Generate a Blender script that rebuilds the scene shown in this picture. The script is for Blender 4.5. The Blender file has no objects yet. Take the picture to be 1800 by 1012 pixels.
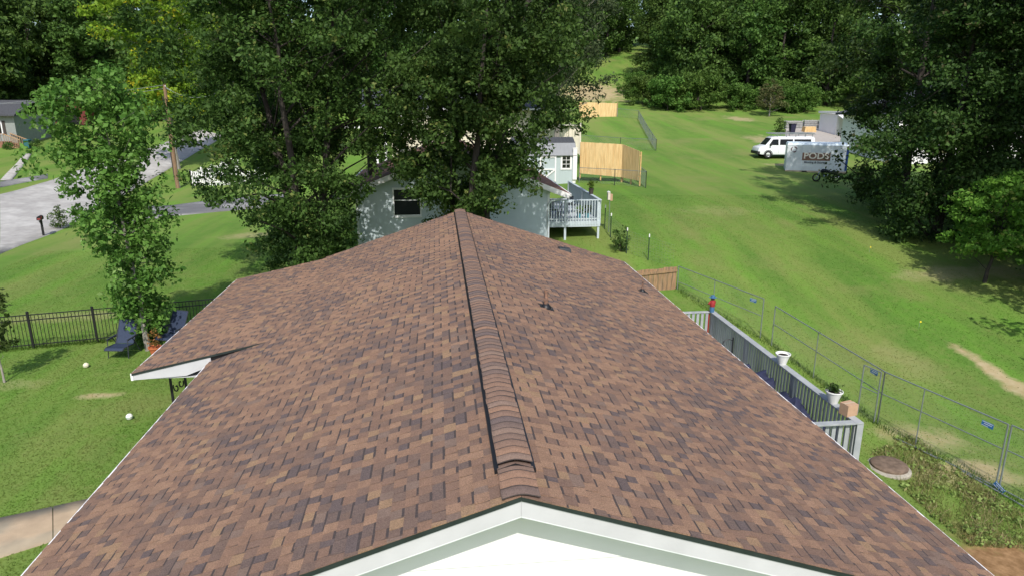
import bpy, bmesh, math, random
import numpy as np
from mathutils import Vector, Matrix
R = math.radians
rng = np.random.default_rng(11)
random.seed(5)
SC = bpy.context.scene
COL = SC.collection

# ------------------------------------------------------------------ camera, sky, sun, exposure
cam_d = bpy.data.cameras.new('camera'); cam = bpy.data.objects.new('camera', cam_d); COL.objects.link(cam)
cam_d.sensor_width = 36.0; cam_d.lens = 24.0; cam_d.clip_start = 0.1; cam_d.clip_end = 2500
cam.location = (0, 0, 8.0)
cam.rotation_euler = (R(90 - 15.2), 0, R(-6.1))
SC.camera = cam

SUN_EL, SUN_AZ = 47.0, 2.0      # elevation; the light travels this far to the right of +Y
w = bpy.data.worlds.new('World'); SC.world = w; w.use_nodes = True
nt = w.node_tree; bg = nt.nodes['Background']
sky = nt.nodes.new('ShaderNodeTexSky'); sky.sky_type = 'NISHITA'; sky.sun_disc = False
sky.sun_elevation = R(SUN_EL); sky.sun_rotation = R(180 + SUN_AZ); sky.air_density = 1.0; sky.dust_density = 1.5
nt.links.new(sky.outputs[0], bg.inputs[0]); bg.inputs[1].default_value = 0.15
sd = bpy.data.lights.new('sun', 'SUN'); sun = bpy.data.objects.new('sun', sd); COL.objects.link(sun)
sd.energy = 3.4; sd.angle = R(0.55); sd.color = (1.0, 0.95, 0.87)
sdir = Vector((math.sin(R(SUN_AZ))*math.cos(R(SUN_EL)), math.cos(R(SUN_AZ))*math.cos(R(SUN_EL)), -math.sin(R(SUN_EL))))
sun.rotation_euler = sdir.to_track_quat('-Z', 'Y').to_euler(); sun.location = (0, -20, 40)
SC.view_settings.view_transform = 'Standard'; SC.view_settings.look = 'None'
SC.view_settings.exposure = 0.42; SC.view_settings.gamma = 1.0; SC.view_settings.use_curve_mapping = False
SC.cycles.max_bounces = 6; SC.cycles.transparent_max_bounces = 8

# ------------------------------------------------------------------ materials
MATS = {}
def _new(name):
    m = bpy.data.materials.new(name); m.use_nodes = True
    return m, m.node_tree, m.node_tree.nodes['Principled BSDF']
def mat(name, col, rough=0.7, var=0.12, scale=6.0, bump=0.0, bscale=40.0, metal=0.0, spec=0.35, stretch=(1,1,1), col2=None, c2s=1.5, c2t=(0.45,0.6)):
    """plain surface: colour broken up by noise in world position, optional second colour in blotches, fine relief"""
    if name in MATS: return MATS[name]
    m, t, b = _new(name); N = t.nodes; L = t.links
    g = N.new('ShaderNodeNewGeometry'); mp = N.new('ShaderNodeMapping'); mp.inputs['Scale'].default_value = stretch
    L.new(g.outputs['Position'], mp.inputs[0])
    n = N.new('ShaderNodeTexNoise'); n.inputs['Scale'].default_value = scale; n.inputs['Detail'].default_value = 6
    L.new(mp.outputs[0], n.inputs['Vector'])
    mr = N.new('ShaderNodeMapRange'); mr.inputs[1].default_value = .3; mr.inputs[2].default_value = .7
    mr.inputs[3].default_value = 1 - var; mr.inputs[4].default_value = 1 + var; L.new(n.outputs[0], mr.inputs[0])
    mul = N.new('ShaderNodeVectorMath'); mul.operation = 'SCALE'; L.new(mr.outputs[0], mul.inputs['Scale'])
    if col2:
        n2 = N.new('ShaderNodeTexNoise'); n2.inputs['Scale'].default_value = c2s; n2.inputs['Detail'].default_value = 5
        L.new(mp.outputs[0], n2.inputs['Vector'])
        m2 = N.new('ShaderNodeMapRange'); m2.inputs[1].default_value, m2.inputs[2].default_value = c2t; L.new(n2.outputs[0], m2.inputs[0])
        mx = N.new('ShaderNodeMix'); mx.data_type = 'RGBA'; mx.inputs[6].default_value = (*col, 1); mx.inputs[7].default_value = (*col2, 1)
        L.new(m2.outputs[0], mx.inputs[0]); L.new(mx.outputs[2], mul.inputs[0])
    else: mul.inputs[0].default_value = col
    L.new(mul.outputs[0], b.inputs['Base Color'])
    b.inputs['Roughness'].default_value = rough; b.inputs['Metallic'].default_value = metal; b.inputs['Specular IOR Level'].default_value = spec
    if bump:
        nb = N.new('ShaderNodeTexNoise'); nb.inputs['Scale'].default_value = bscale; nb.inputs['Detail'].default_value = 4; L.new(mp.outputs[0], nb.inputs['Vector'])
        bp = N.new('ShaderNodeBump'); bp.inputs['Strength'].default_value = bump; bp.inputs['Distance'].default_value = .02
        L.new(nb.outputs[0], bp.inputs['Height']); L.new(bp.outputs[0], b.inputs['Normal'])
    MATS[name] = m
    return m
def leafmat(name, dark, light, accent=None, acc=0.04, trans=0.3):
    """leaf: colour per leaf from the face attribute v, some light passing through"""
    if name in MATS: return MATS[name]
    m, t, b = _new(name); N = t.nodes; L = t.links
    a = N.new('ShaderNodeAttribute'); a.attribute_name = 'v'
    cr = N.new('ShaderNodeValToRGB'); e = cr.color_ramp.elements
    e[0].position = 0; e[0].color = (*dark, 1); e[1].position = .9; e[1].color = (*light, 1)
    if accent:
        k = cr.color_ramp.elements.new(1 - acc); k.color = (*light, 1)
        k = cr.color_ramp.elements.new(1 - acc + .01); k.color = (*accent, 1); 
    oi = N.new('ShaderNodeObjectInfo')
    hv = N.new('ShaderNodeHueSaturation'); mr = N.new('ShaderNodeMapRange'); mr.inputs[3].default_value = .8; mr.inputs[4].default_value = 1.2
    L.new(oi.outputs['Random'], mr.inputs[0]); L.new(mr.outputs[0], hv.inputs['Value'])
    mh = N.new('ShaderNodeMapRange'); mh.inputs[3].default_value = .487; mh.inputs[4].default_value = .513
    L.new(oi.outputs['Random'], mh.inputs[0]); L.new(mh.outputs[0], hv.inputs['Hue'])
    L.new(a.outputs['Fac'], cr.inputs[0]); L.new(cr.outputs[0], hv.inputs['Color']); L.new(hv.outputs[0], b.inputs['Base Color'])
    b.inputs['Roughness'].default_value = .55; b.inputs['Specular IOR Level'].default_value = .16
    tr = N.new('ShaderNodeBsdfTranslucent'); L.new(hv.outputs[0], tr.inputs[0])
    mx = N.new('ShaderNodeMixShader'); mx.inputs[0].default_value = trans
    L.new(b.outputs[0], mx.inputs[1]); L.new(tr.outputs[0], mx.inputs[2]); L.new(mx.outputs[0], N['Material Output'].inputs[0])
    MATS[name] = m
    return m

# ------------------------------------------------------------------ mesh helpers
class MB:
    """collects shapes; build() links them as ONE mesh object"""
    def __init__(s): s.v = []; s.f = []; s.m = []
    def add(s, vs, fs, mi=0):
        o = len(s.v); s.v += [tuple(p) for p in vs]; s.f += [tuple(o + i for i in f) for f in fs]; s.m += [mi]*len(fs); return s
    def box(s, a, b, mi=0):
        x0, y0, z0 = a; x1, y1, z1 = b
        return s.add([(x0,y0,z0),(x1,y0,z0),(x1,y1,z0),(x0,y1,z0),(x0,y0,z1),(x1,y0,z1),(x1,y1,z1),(x0,y1,z1)],
                     [(0,3,2,1),(4,5,6,7),(0,1,5,4),(1,2,6,5),(2,3,7,6),(3,0,4,7)], mi)
    def hexa(s, p, mi=0):      # 4 bottom + 4 top corners
        return s.add(p, [(0,3,2,1),(4,5,6,7),(0,1,5,4),(1,2,6,5),(2,3,7,6),(3,0,4,7)], mi)
    def bar(s, a, b, wx, wz, mi=0):   # rectangular bar from a to b, wx wide, wz high, centred
        a = Vector(a); b = Vector(b); d = (b - a).normalized()
        u = d.cross(Vector((0,0,1)));  u = Vector((1,0,0)) if u.length < 1e-4 else u.normalized()
        n = u.cross(d).normalized(); u = u*wx/2; n = n*wz/2
        return s.hexa([a-u-n, a+u-n, b+u-n, b-u-n, a-u+n, a+u+n, b+u+n, b-u+n], mi)
    def tube(s, pts, rad, n=8, cap=True, mi=0):
        pts = [Vector(p) for p in pts]; rads = rad if hasattr(rad, '__len__') else [rad]*len(pts)
        rings = []; pu = None
        for i, p in enumerate(pts):
            d = (pts[min(i+1, len(pts)-1)] - pts[max(i-1, 0)]).normalized()
            u = d.cross(Vector((0,0,1))) if pu is None else pu - d*pu.dot(d)
            if u.length < 1e-4: u = Vector((1,0,0)) - d*d.x
            u.normalize(); pu = u; q = d.cross(u)
            rings.append([p + (u*math.cos(2*math.pi*k/n) + q*math.sin(2*math.pi*k/n))*rads[i] for k in range(n)])
        vs = [v for r in rings for v in r]; fs = []
        for i in range(len(pts)-1):
            for k in range(n):
                k2 = (k+1) % n; fs.append((i*n+k, i*n+k2, (i+1)*n+k2, (i+1)*n+k))
        if cap: fs += [tuple(range(n))[::-1], tuple((len(pts)-1)*n + k for k in range(n))]
        return s.add(vs, fs, mi)
    def lathe(s, prof, c=(0,0,0), n=16, mi=0):     # prof: (radius, z)
        vs = [(c[0]+r*math.cos(2*math.pi*k/n), c[1]+r*math.sin(2*math.pi*k/n), c[2]+z) for r, z in prof for k in range(n)]
        fs = [(i*n+k, i*n+(k+1)%n, (i+1)*n+(k+1)%n, (i+1)*n+k) for i in range(len(prof)-1) for k in range(n)]
        fs += [tuple(range(n))[::-1], tuple((len(prof)-1)*n + k for k in range(n))]
        return s.add(vs, fs, mi)
    def prism(s, poly, y0, y1, mi=0):     # poly of (x,z) extruded along y
        n = len(poly)
        return s.add([(x, y0, z) for x, z in poly] + [(x, y1, z) for x, z in poly],
                     [tuple(range(n)), tuple(range(2*n-1, n-1, -1))] + [(i, i+n, (i+1)%n+n, (i+1)%n) for i in range(n)], mi)
    def build(s, name, m=None, parent=None, smooth=False, bevel=0, loc=None, rz=0):
        me = bpy.data.meshes.new(name); me.from_pydata(s.v, [], s.f)
        for mm in (m if isinstance(m, (list, tuple)) else [m]): me.materials.append(mm)
        if any(s.m): me.polygons.foreach_set('material_index', s.m)
        bm = bmesh.new(); bm.from_mesh(me); bmesh.ops.recalc_face_normals(bm, faces=bm.faces)
        if bevel:
            bmesh.ops.bevel(bm, geom=[e for e in bm.edges if e.is_manifold and e.calc_face_angle(0) > .6], offset=bevel, segments=2, profile=.6, affect='EDGES', clamp_overlap=True)
        bm.to_mesh(me); bm.free()
        if smooth:
            me.polygons.foreach_set('use_smooth', [True]*len(me.polygons))
            try: me.set_sharp_from_angle(angle=R(40))
            except Exception: pass
        return link(name, me, parent, loc, rz)
def link(name, me, parent=None, loc=None, rz=0):
    o = bpy.data.objects.new(name, me); COL.objects.link(o)
    if parent: o.parent = parent
    if loc is not None: o.location = loc
    if rz: o.rotation_euler[2] = rz
    return o
def tag(o, label=None, cat=None, group=None, kind=None):
    for k, v in (('label', label), ('category', cat), ('group', group), ('kind', kind)):
        if v: o[k] = v
    return o
def thing(name, label, cat, loc=(0,0,0), rz=0, group=None):
    o = bpy.data.objects.new(name, None); COL.objects.link(o); o.location = loc; o.rotation_euler[2] = rz
    o.empty_display_size = .2
    return tag(o, label, cat, group)
def copy_tree(o, parent=None):
    c = o.copy(); COL.objects.link(c)
    if parent: c.parent = parent
    for ch in list(o.children): copy_tree(ch, c)
    return c
def box(name, a, b, m, parent=None, bevel=0): return MB().box(a, b).build(name, m, parent, bevel=bevel)

# ------------------------------------------------------------------ terrain: heights surveyed at spots, a smooth sheet through them

CP = [(-10,5,0),(-5,-8,0),(-10,15,0),(-14,24,0),(-10,24,0),(-24,40,0),(-24.5,55,0.05),(-25,69,0.25),(-15,55,0.1),(-8,35,0),
 (-32,53,0.7),(-32,70,1.2),(-42,66,1.9),(-34,90,2.8),(-48,82,3.0),(-60,100,6),(-30,125,7),(-20,90,2.2),(0,30,.4),(0,15,0),(-20,10,0),(-30,20,0),
 (6,10,-.5),(6,20,-.3),(0,45,.9),(8,33,1.1),(9,12,-1.2),(9,20,-.7),(13,14,-1.65),(13,18,-1.5),(12.5,23,-1.1),(10.5,26,-.5),(15,8,-1.8),
 (22,10,-2),(20,20,-1.4),(15,30,0.1),(25,27,0),(35,30,0.4),(15,48,1.9),(25,45,1.5),(31,58,2.1),(42,60,2.4),(10,55,1.9),(26,82,4.0),
 (26,100,6),(45,100,6),(62,80,4.6),(38,82,4.5),(20,130,10),(40,150,16),(0,120,8),(30,180,22),(-30,180,18),(85,150,16),(85,60,3),(60,20,0),(-70,40,2)]
_P = np.array(CP, float)
def _k(r2): return 0.5*r2*np.log(r2+1e-9)
def _fit():
    n=len(_P); d=((_P[:,None,:2]-_P[None,:,:2])**2).sum(-1)
    K=_k(d)+np.eye(n)*18.0
    A=np.zeros((n+3,n+3)); A[:n,:n]=K; A[:n,n]=1; A[:n,n+1:]=_P[:,:2]; A[n,:n]=1; A[n+1:,:n]=_P[:,:2].T
    return np.linalg.solve(A,np.r_[_P[:,2],0,0,0])
_W=_fit()
def tz(x,y):
    x=np.clip(np.asarray(x,float),-85,95); y=np.clip(np.asarray(y,float),-15,190)
    n=len(_P); o=_W[n]+_W[n+1]*x+_W[n+2]*y
    for i in range(n): o=o+_W[i]*_k((x-_P[i,0])**2+(y-_P[i,1])**2)
    return o

def tz1(x, y): return float(tz(x, y))
def axis(a, b, fine, f0, f1, coarse, far):
    v = [f0]; 
    while v[-1] < f1: v.append(v[-1] + fine)
    s = coarse; x = v[-1]
    while x < b: s = min(s*1.12, far); x += s; v.append(x)
    s = coarse; x = v[0]
    while x > a: s = min(s*1.12, far); x -= s; v.insert(0, x)
    return np.array(v)
gx = axis(-600, 600, .6, -18, 22, .7, 60); gy = axis(-120, 900, .6, 6, 42, .7, 60)
XX, YY = np.meshgrid(gx, gy); ZZ = tz(XX, YY)
far = np.clip((YY - 190)/400, 0, 1); ZZ = ZZ + 40*far + .03*np.sin(XX*.7+YY*.3)*np.sin(YY*.53)
def relief(x, y): return .03*np.sin(x*.7+y*.3)*np.sin(y*.53)
def gz(x, y): return tz1(x, y) + float(relief(x, y))
nx, ny = len(gx), len(gy)
me = bpy.data.meshes.new('ground')
idx = np.arange(nx*ny).reshape(ny, nx)
q = np.stack([idx[:-1,:-1], idx[:-1,1:], idx[1:,1:], idx[1:,:-1]], -1).reshape(-1, 4)
def fast_mesh(me, V, Q):
    k = Q.shape[1]
    me.vertices.add(len(V)); me.vertices.foreach_set('co', np.ascontiguousarray(V, np.float32).ravel())
    me.loops.add(Q.size); me.loops.foreach_set('vertex_index', np.ascontiguousarray(Q, np.int32).ravel())
    me.polygons.add(len(Q)); me.polygons.foreach_set('loop_start', np.arange(0, Q.size, k, dtype=np.int32))
    me.update(calc_edges=True)
fast_mesh(me, np.stack([XX, YY, ZZ], -1).reshape(-1, 3), q)
me.polygons.foreach_set('use_smooth', [True]*len(me.polygons))

def nodekit(t):
    N = t.nodes; L = t.links
    g = N.new('ShaderNodeNewGeometry')
    def noise(s, det=5, st=(1,1,1), rot=0, rough=.55):
        mp = N.new('ShaderNodeMapping'); mp.inputs['Scale'].default_value = st; mp.inputs['Rotation'].default_value = (0,0,rot); L.new(g.outputs['Position'], mp.inputs[0])
        n = N.new('ShaderNodeTexNoise'); n.inputs['Scale'].default_value = s; n.inputs['Detail'].default_value = det; n.inputs['Roughness'].default_value = rough
        L.new(mp.outputs[0], n.inputs['Vector']); return n.outputs[0]
    def rmp(x, a, b_, c=0., d=1.):
        r = N.new('ShaderNodeMapRange'); r.inputs[1].default_value = a; r.inputs[2].default_value = b_; r.inputs[3].default_value = c; r.inputs[4].default_value = d
        L.new(x, r.inputs[0]); return r.outputs[0]
    def mix(f, a, b_, mode='MIX'):
        x = N.new('ShaderNodeMix'); x.data_type = 'RGBA'; x.blend_type = mode
        for s, v in ((x.inputs[0], f), (x.inputs[6], a), (x.inputs[7], b_)):
            if isinstance(v, (int, float)): s.default_value = v
            elif isinstance(v, tuple): s.default_value = (*v, 1)
            else: L.new(v, s)
        return x.outputs[2]
    def math_(op, a, b_):
        x = N.new('ShaderNodeMath'); x.operation = op
        for s, v in zip(x.inputs, (a, b_)):
            if isinstance(v, (int, float)): s.default_value = v
            else: L.new(v, s)
        return x.outputs[0]
    return N, L, g, noise, rmp, mix, math_
def turf(noise, rmp, mix):
    c = mix(rmp(noise(.13, 4), .35, .65), (.080,.168,.026), (.122,.208,.036))
    c = mix(rmp(noise(1.3, 6), .4, .68, 0, .45), c, (.064,.142,.022))
    c = mix(rmp(noise(.34, 5, (1,.13,1), R(-32)), .43, .62, 0, .85), c, (.185,.228,.058))      # mowing streaks, dry
    c = mix(rmp(noise(.85, 6, (1,.09,1), R(-32)), .48, .68, 0, .65), c, (.110,.250,.028))
    c = mix(rmp(noise(.20, 6), .53, .70, 0, .6), c, (.205,.200,.075))
    c = mix(rmp(noise(3.2, 6, rough=.7), .52, .74, 0, .5), c, (.185,.195,.066))
    return c
def ground_mat():
    m, t, b = _new('lawn')
    N, L, g, noise, rmp, mix, math_ = nodekit(t)
    c = turf(noise, rmp, mix)
    c = mix(rmp(noise(7, 5, rough=.7), .35, .7, 0, .2), c, (.068,.125,.024))
    c = mix(rmp(noise(30, 4, rough=.85), .42, .72, 0, .45), c, (.15,.24,.055))
    # bare soil: worn spots with a place of their own
    sx = N.new('ShaderNodeSeparateXYZ'); L.new(g.outputs['Position'], sx.inputs[0])
    X, Y = sx.outputs[0], sx.outputs[1]
    wob = math_('MULTIPLY', math_('SUBTRACT', noise(.9, 6, rough=.65), .5), 2.6)
    dry = None
    for (px, py, rx, ry, kk) in SPOTS:
        dx = math_('DIVIDE', math_('SUBTRACT', X, px), rx); dy = math_('DIVIDE', math_('SUBTRACT', Y, py), ry)
        d = math_('SQRT', math_('ADD', math_('MULTIPLY', dx, dx), math_('MULTIPLY', dy, dy)), 0)
        v = math_('MULTIPLY', rmp(math_('ADD', d, wob), .55, 1.25, 1., 0.), kk)
        dry = v if dry is None else math_('MAXIMUM', dry, v)
    soil = mix(rmp(noise(3.5, 7, rough=.7), .3, .7), (.34,.25,.13), (.44,.36,.23))
    soil = mix(rmp(Y, 12.2, 13.4, 1., 0.), soil, mix(rmp(noise(5, 7, rough=.7), .35, .65), (.17,.095,.042), (.33,.20,.10)))
    c = mix(dry, c, soil)
    L.new(c, b.inputs['Base Color']); b.inputs['Roughness'].default_value = .9; b.inputs['Specular IOR Level'].default_value = .1
    bp = N.new('ShaderNodeBump'); bp.inputs['Strength'].default_value = .15; bp.inputs['Distance'].default_value = .05
    h = math_('ADD', noise(16, 5, rough=.7), math_('MULTIPLY', noise(60, 2), .5)); L.new(h, bp.inputs['Height']); L.new(bp.outputs[0], b.inputs['Normal'])
    return m
SPOTS = [(*(19.63, 20.96, -1.28)[:2], .38, 1.7, .9), (*(19.57, 19.58, -1.45)[:2], .5, 1.1, .8), (*(11.77, 11.17, -1.51)[:2], 1.5, 1.3, 1.), (*(14.00, 15.11, -1.69)[:2], 1.5, .7, .75), (*(14.03, 16.98, -1.61)[:2], 1.2, .8, .6),
         (*(17.02, 21.75, -1.27)[:2], .9, 1.6, .15), (*(-9.63, 18.92, 0.03)[:2], .55, .25, .75), (*(42.94, 96.28, 5.65)[:2], 1.8, 3., .7), (*(37.31, 75.63, 3.82)[:2], 2.2, 3.2, .6), (*(27.71, 124.97, 9.47)[:2], 6., 9., .9),
         (*(-14.56, 27.20, -0.06)[:2], 2.6, .7, .3), (*(-11.64, 42.95, 0.04)[:2], 1.6, .8, .45), (*(17.28, 40.93, 1.47)[:2], 2.5, 1.2, .15), (*(24.54, 29.00, 0.18)[:2], 3, 1., .4), (*(32.17, 61.38, 2.37)[:2], 1.5, .8, .8), (*(-12.67, 20.11, -0.00)[:2], 1.0, .4, .25)]
me.materials.append(ground_mat()); tag(link('ground', me), kind='structure')

def strip(name, L0, R0, m, n=40, k=8, dz=.045, parent=None):
    """sheet laid on the terrain between two edge lines"""
    def res(P):
        P = np.array([p[:2] for p in P], float); d = np.r_[0, np.cumsum(np.hypot(*np.diff(P, axis=0).T))]; s = np.linspace(0, d[-1], n)
        return np.stack([np.interp(s, d, P[:,0]), np.interp(s, d, P[:,1])], -1)
    a, b = res(L0), res(R0); tt = np.linspace(0, 1, k)[None,:,None]
    P = a[:,None]*(1-tt) + b[:,None]*tt
    z = tz(P[...,0], P[...,1]) + relief(P[...,0], P[...,1]) + dz
    # thickness: the outer rows drop below the turf
    V = np.concatenate([P, z[...,None]], -1)
    e0 = V[:, :1].copy(); e1 = V[:, -1:].copy(); e0[...,2] -= .2; e1[...,2] -= .2
    V = np.concatenate([e0, V, e1], 1); kk = k+2
    i = np.arange(n*kk).reshape(n, kk); Q = np.stack([i[:-1,:-1], i[:-1,1:], i[1:,1:], i[1:,:-1]], -1).reshape(-1,4)
    me = bpy.data.meshes.new(name); fast_mesh(me, V.reshape(-1,3), Q); me.materials.append(m)
    bm = bmesh.new(); bm.from_mesh(me); bmesh.ops.recalc_face_normals(bm, faces=bm.faces)
    if sum(f.normal.z for f in bm.faces) < 0: bmesh.ops.reverse_faces(bm, faces=bm.faces)
    bm.to_mesh(me); bm.free()
    return link(name, me, parent)
asphalt = mat('asphalt', (.34,.325,.305), .9, .13, 2.5, .3, 60, col2=(.42,.405,.38), c2s=.45)
asphalt_d = mat('asphalt_dark', (.13,.13,.135), .9, .15, 2, .4, 60, col2=(.27,.265,.26), c2s=.35, stretch=(.4,1,1))
concrete = mat('concrete', (.40,.30,.20), .9, .12, 3, .35, 50, col2=(.30,.25,.18), c2s=1.2)
concrete_g = mat('concrete_grey', (.42,.40,.37), .9, .1, 2, .3, 50, col2=(.33,.31,.28))
tag(strip('street', [(-23.86, 39.09, -0.01),(-24.14, 41.75, 0.02),(-24.21, 46.32, 0.06),(-26.56, 59.12, 0.25),(-27.98, 70.56, 0.70),(-28.39, 77.10, 1.20),(-28.93, 87.19, 2.18),(-28.77, 98.66, 3.52)], [(-34.37, 57.76, 0.95),(-34.34, 60.82, 1.03),(-34.51, 65.57, 1.21),(-35.37, 74.96, 1.70),(-35.00, 81.45, 2.06),(-34.50, 87.72, 2.59),(-34.01, 95.59, 3.39),(-33.38, 103.36, 4.26)], asphalt), kind='structure')
tag(strip('driveway', [(-21.51, 47.72, -0.01),(-19.44, 51.59, -0.02),(-16.71, 53.16, 0.02),(-14.38, 53.81, 0.10),(-11.17, 54.79, 0.26)], [(-24.89, 56.68, 0.11),(-21.40, 57.10, -0.01),(-18.75, 60.01, 0.01),(-16.21, 61.01, 0.08),(-12.53, 61.87, 0.26)], asphalt_d, dz=.055), kind='structure')
tag(strip('side_street', [(-36.07, 60.81, 1.19),(-35.77, 63.52, 1.26),(-35.24, 66.48, 1.32)], [(-37.43, 63.26, 1.40),(-36.85, 65.56, 1.44),(-36.35, 68.69, 1.52)], asphalt_d, n=12, k=4, dz=.04), kind='structure')
tag(strip('house_path', [(-37.71, 63.76, 1.45),(-40.37, 70.49, 1.93),(-44.14, 79.52, 2.58)], [(-37.01, 64.14, 1.40),(-40.01, 71.53, 1.94),(-43.88, 80.55, 2.63)], concrete_g, n=12, k=4, dz=.05), kind='structure')
# concrete walk in the near yard: separate slabs with open joints
wl = [np.array((-9.36, 12.71, 0.02)[:2]), np.array((-7.47, 13.39, 0.04)[:2])]; wr = [np.array((-8.52, 11.34, 0.02)[:2]), np.array((-6.96, 12.29, 0.04)[:2])]
wroot = tag(bpy.data.objects.new('footpath', None), kind='structure'); COL.objects.link(wroot)
d = wl[1]-wl[0]; L = float(np.hypot(*d)); cuts = [-.4, .715, 1.25]
for i in range(2):
    a, b = cuts[i], cuts[i+1]; g_ = .008/L
    A = [wl[0]+d*(a+g_), wl[0]+d*(b-g_)]; B = [wr[0]+(wr[1]-wr[0])*(a+g_), wr[0]+(wr[1]-wr[0])*(b-g_)]
    strip('slab', A, B, concrete, n=4, k=4, dz=.05 + .004*i, parent=wroot)

# ------------------------------------------------------------------ trees
bark = mat('bark', (.10,.08,.062), .95, .3, 9, .8, 25, stretch=(1,1,.25))
bark_p = mat('bark_pale', (.24,.22,.19), .95, .3, 9, .6, 25, stretch=(1,1,.3))
bark_d = mat('bark_dark', (.045,.038,.032), .95, .3, 9, .8, 25, stretch=(1,1,.25))
LF = dict(
 oak=leafmat('leaf_oak', (.024,.058,.012), (.090,.168,.036), (.18,.22,.06), .03, .38),
 maple=leafmat('leaf_maple', (.050,.120,.018), (.145,.265,.050), (.22,.32,.10), .06, .35),
 lime=leafmat('leaf_lime', (.11,.195,.016), (.24,.32,.030), (.50,.40,.03), .10, .4),
 wood=leafmat('leaf_wood', (.024,.062,.012), (.105,.190,.038), None, 0, .3),
 shade=leafmat('leaf_shade', (.017,.043,.010), (.062,.118,.024), (.10,.10,.045), .02, .3),  # right hand grove: its shade is worked into a darker leaf green
 bright=leafmat('leaf_bright', (.065,.140,.016), (.160,.275,.040), (.26,.28,.07), .03, .4),
 hedge=leafmat('leaf_hedge', (.036,.090,.014), (.115,.205,.038), None, 0, .3),
 bush=leafmat('leaf_bush', (.030,.062,.014), (.090,.145,.034), (.14,.15,.05), .05, .3))
def leaf_mesh(name, C, rad, per, size, m, flat=.7, up=.5, seed=0, zrange=None):
    r = np.random.default_rng(seed); K = len(C); n = K*per
    c = np.repeat(C, per, 0); rr = np.repeat(rad, per)[:,None]
    off = r.normal(size=(n,3)); off /= np.linalg.norm(off, axis=1)[:,None]+1e-9
    off *= r.random((n,1))**.45; off[:,2] *= flat
    p = c + off*rr
    nrm = r.normal(size=(n,3))*.75 + off*.8; nrm[:,2] += up; nrm /= np.linalg.norm(nrm, axis=1)[:,None]
    a = np.cross(nrm, r.normal(size=(n,3))); a[:,2] -= .25; a -= nrm*(a*nrm).sum(1)[:,None]; a /= np.linalg.norm(a, axis=1)[:,None]+1e-9; b = np.cross(nrm, a)
    s = (size*(.45 + 1.1*r.random(n)**1.3))[:,None]
    V = np.stack([p - a*s*.5, p + b*s*.32 + nrm*s*.10, p + a*s*.6, p - b*s*.32 + nrm*s*.10], 1).reshape(-1,3)
    Q = np.arange(4*n).reshape(n,4)
    me = bpy.data.meshes.new(name); fast_mesh(me, V, Q); me.materials.append(m)
    at = me.attributes.new('v', 'FLOAT', 'FACE')
    tone = np.repeat(r.normal(0, .14, K), per)
    at.data.foreach_set('value', np.clip(r.random(n)*.75 + .12 + tone + (r.random(n) > .97)*.3, 0, 1).astype(np.float32))
    return me
def crown_points(h0, h1, wfun, k, seed, lean=(0,0), out=.42, lobes=.22, nl=0, lr=1.2):
    """cluster centres inside an uneven envelope: width wfun(t) over relative height t"""
    r = np.random.default_rng(seed); P = []
    ph = r.random(6)*6.28; K = k
    if nl: k = nl
    while len(P) < k:
        t = r.random(); a = r.random()*2*math.pi
        W = wfun(t)*(1 + lobes*math.sin(3*a+ph[0]+5*t) + lobes*.8*math.sin(5*a+ph[1]-9*t) + lobes*.6*math.sin(11*t+ph[2]))
        if r.random() > (W/ max(wfun(x) for x in (.2,.35,.5,.65)))**1.2 + .08: continue
        q = W*r.random()**out
        P.append((q*math.cos(a)+lean[0]*t, q*math.sin(a)+lean[1]*t, h0 + (h1-h0)*t))
    P = np.array(P)
    if nl:      # leaf masses: clusters gathered in rounded boughs
        j = r.integers(nl, size=K); d_ = r.normal(size=(K,3)); d_ /= np.linalg.norm(d_, axis=1)[:,None]
        R_ = (lr*(.55 + .75*r.random(nl)))[j][:,None]*r.random((K,1))**.4
        d_[:,2] = d_[:,2]*.7 + .12; P = P[j] + d_*R_; P[:,2] = np.maximum(P[:,2], h0*.6)
    return P
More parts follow.
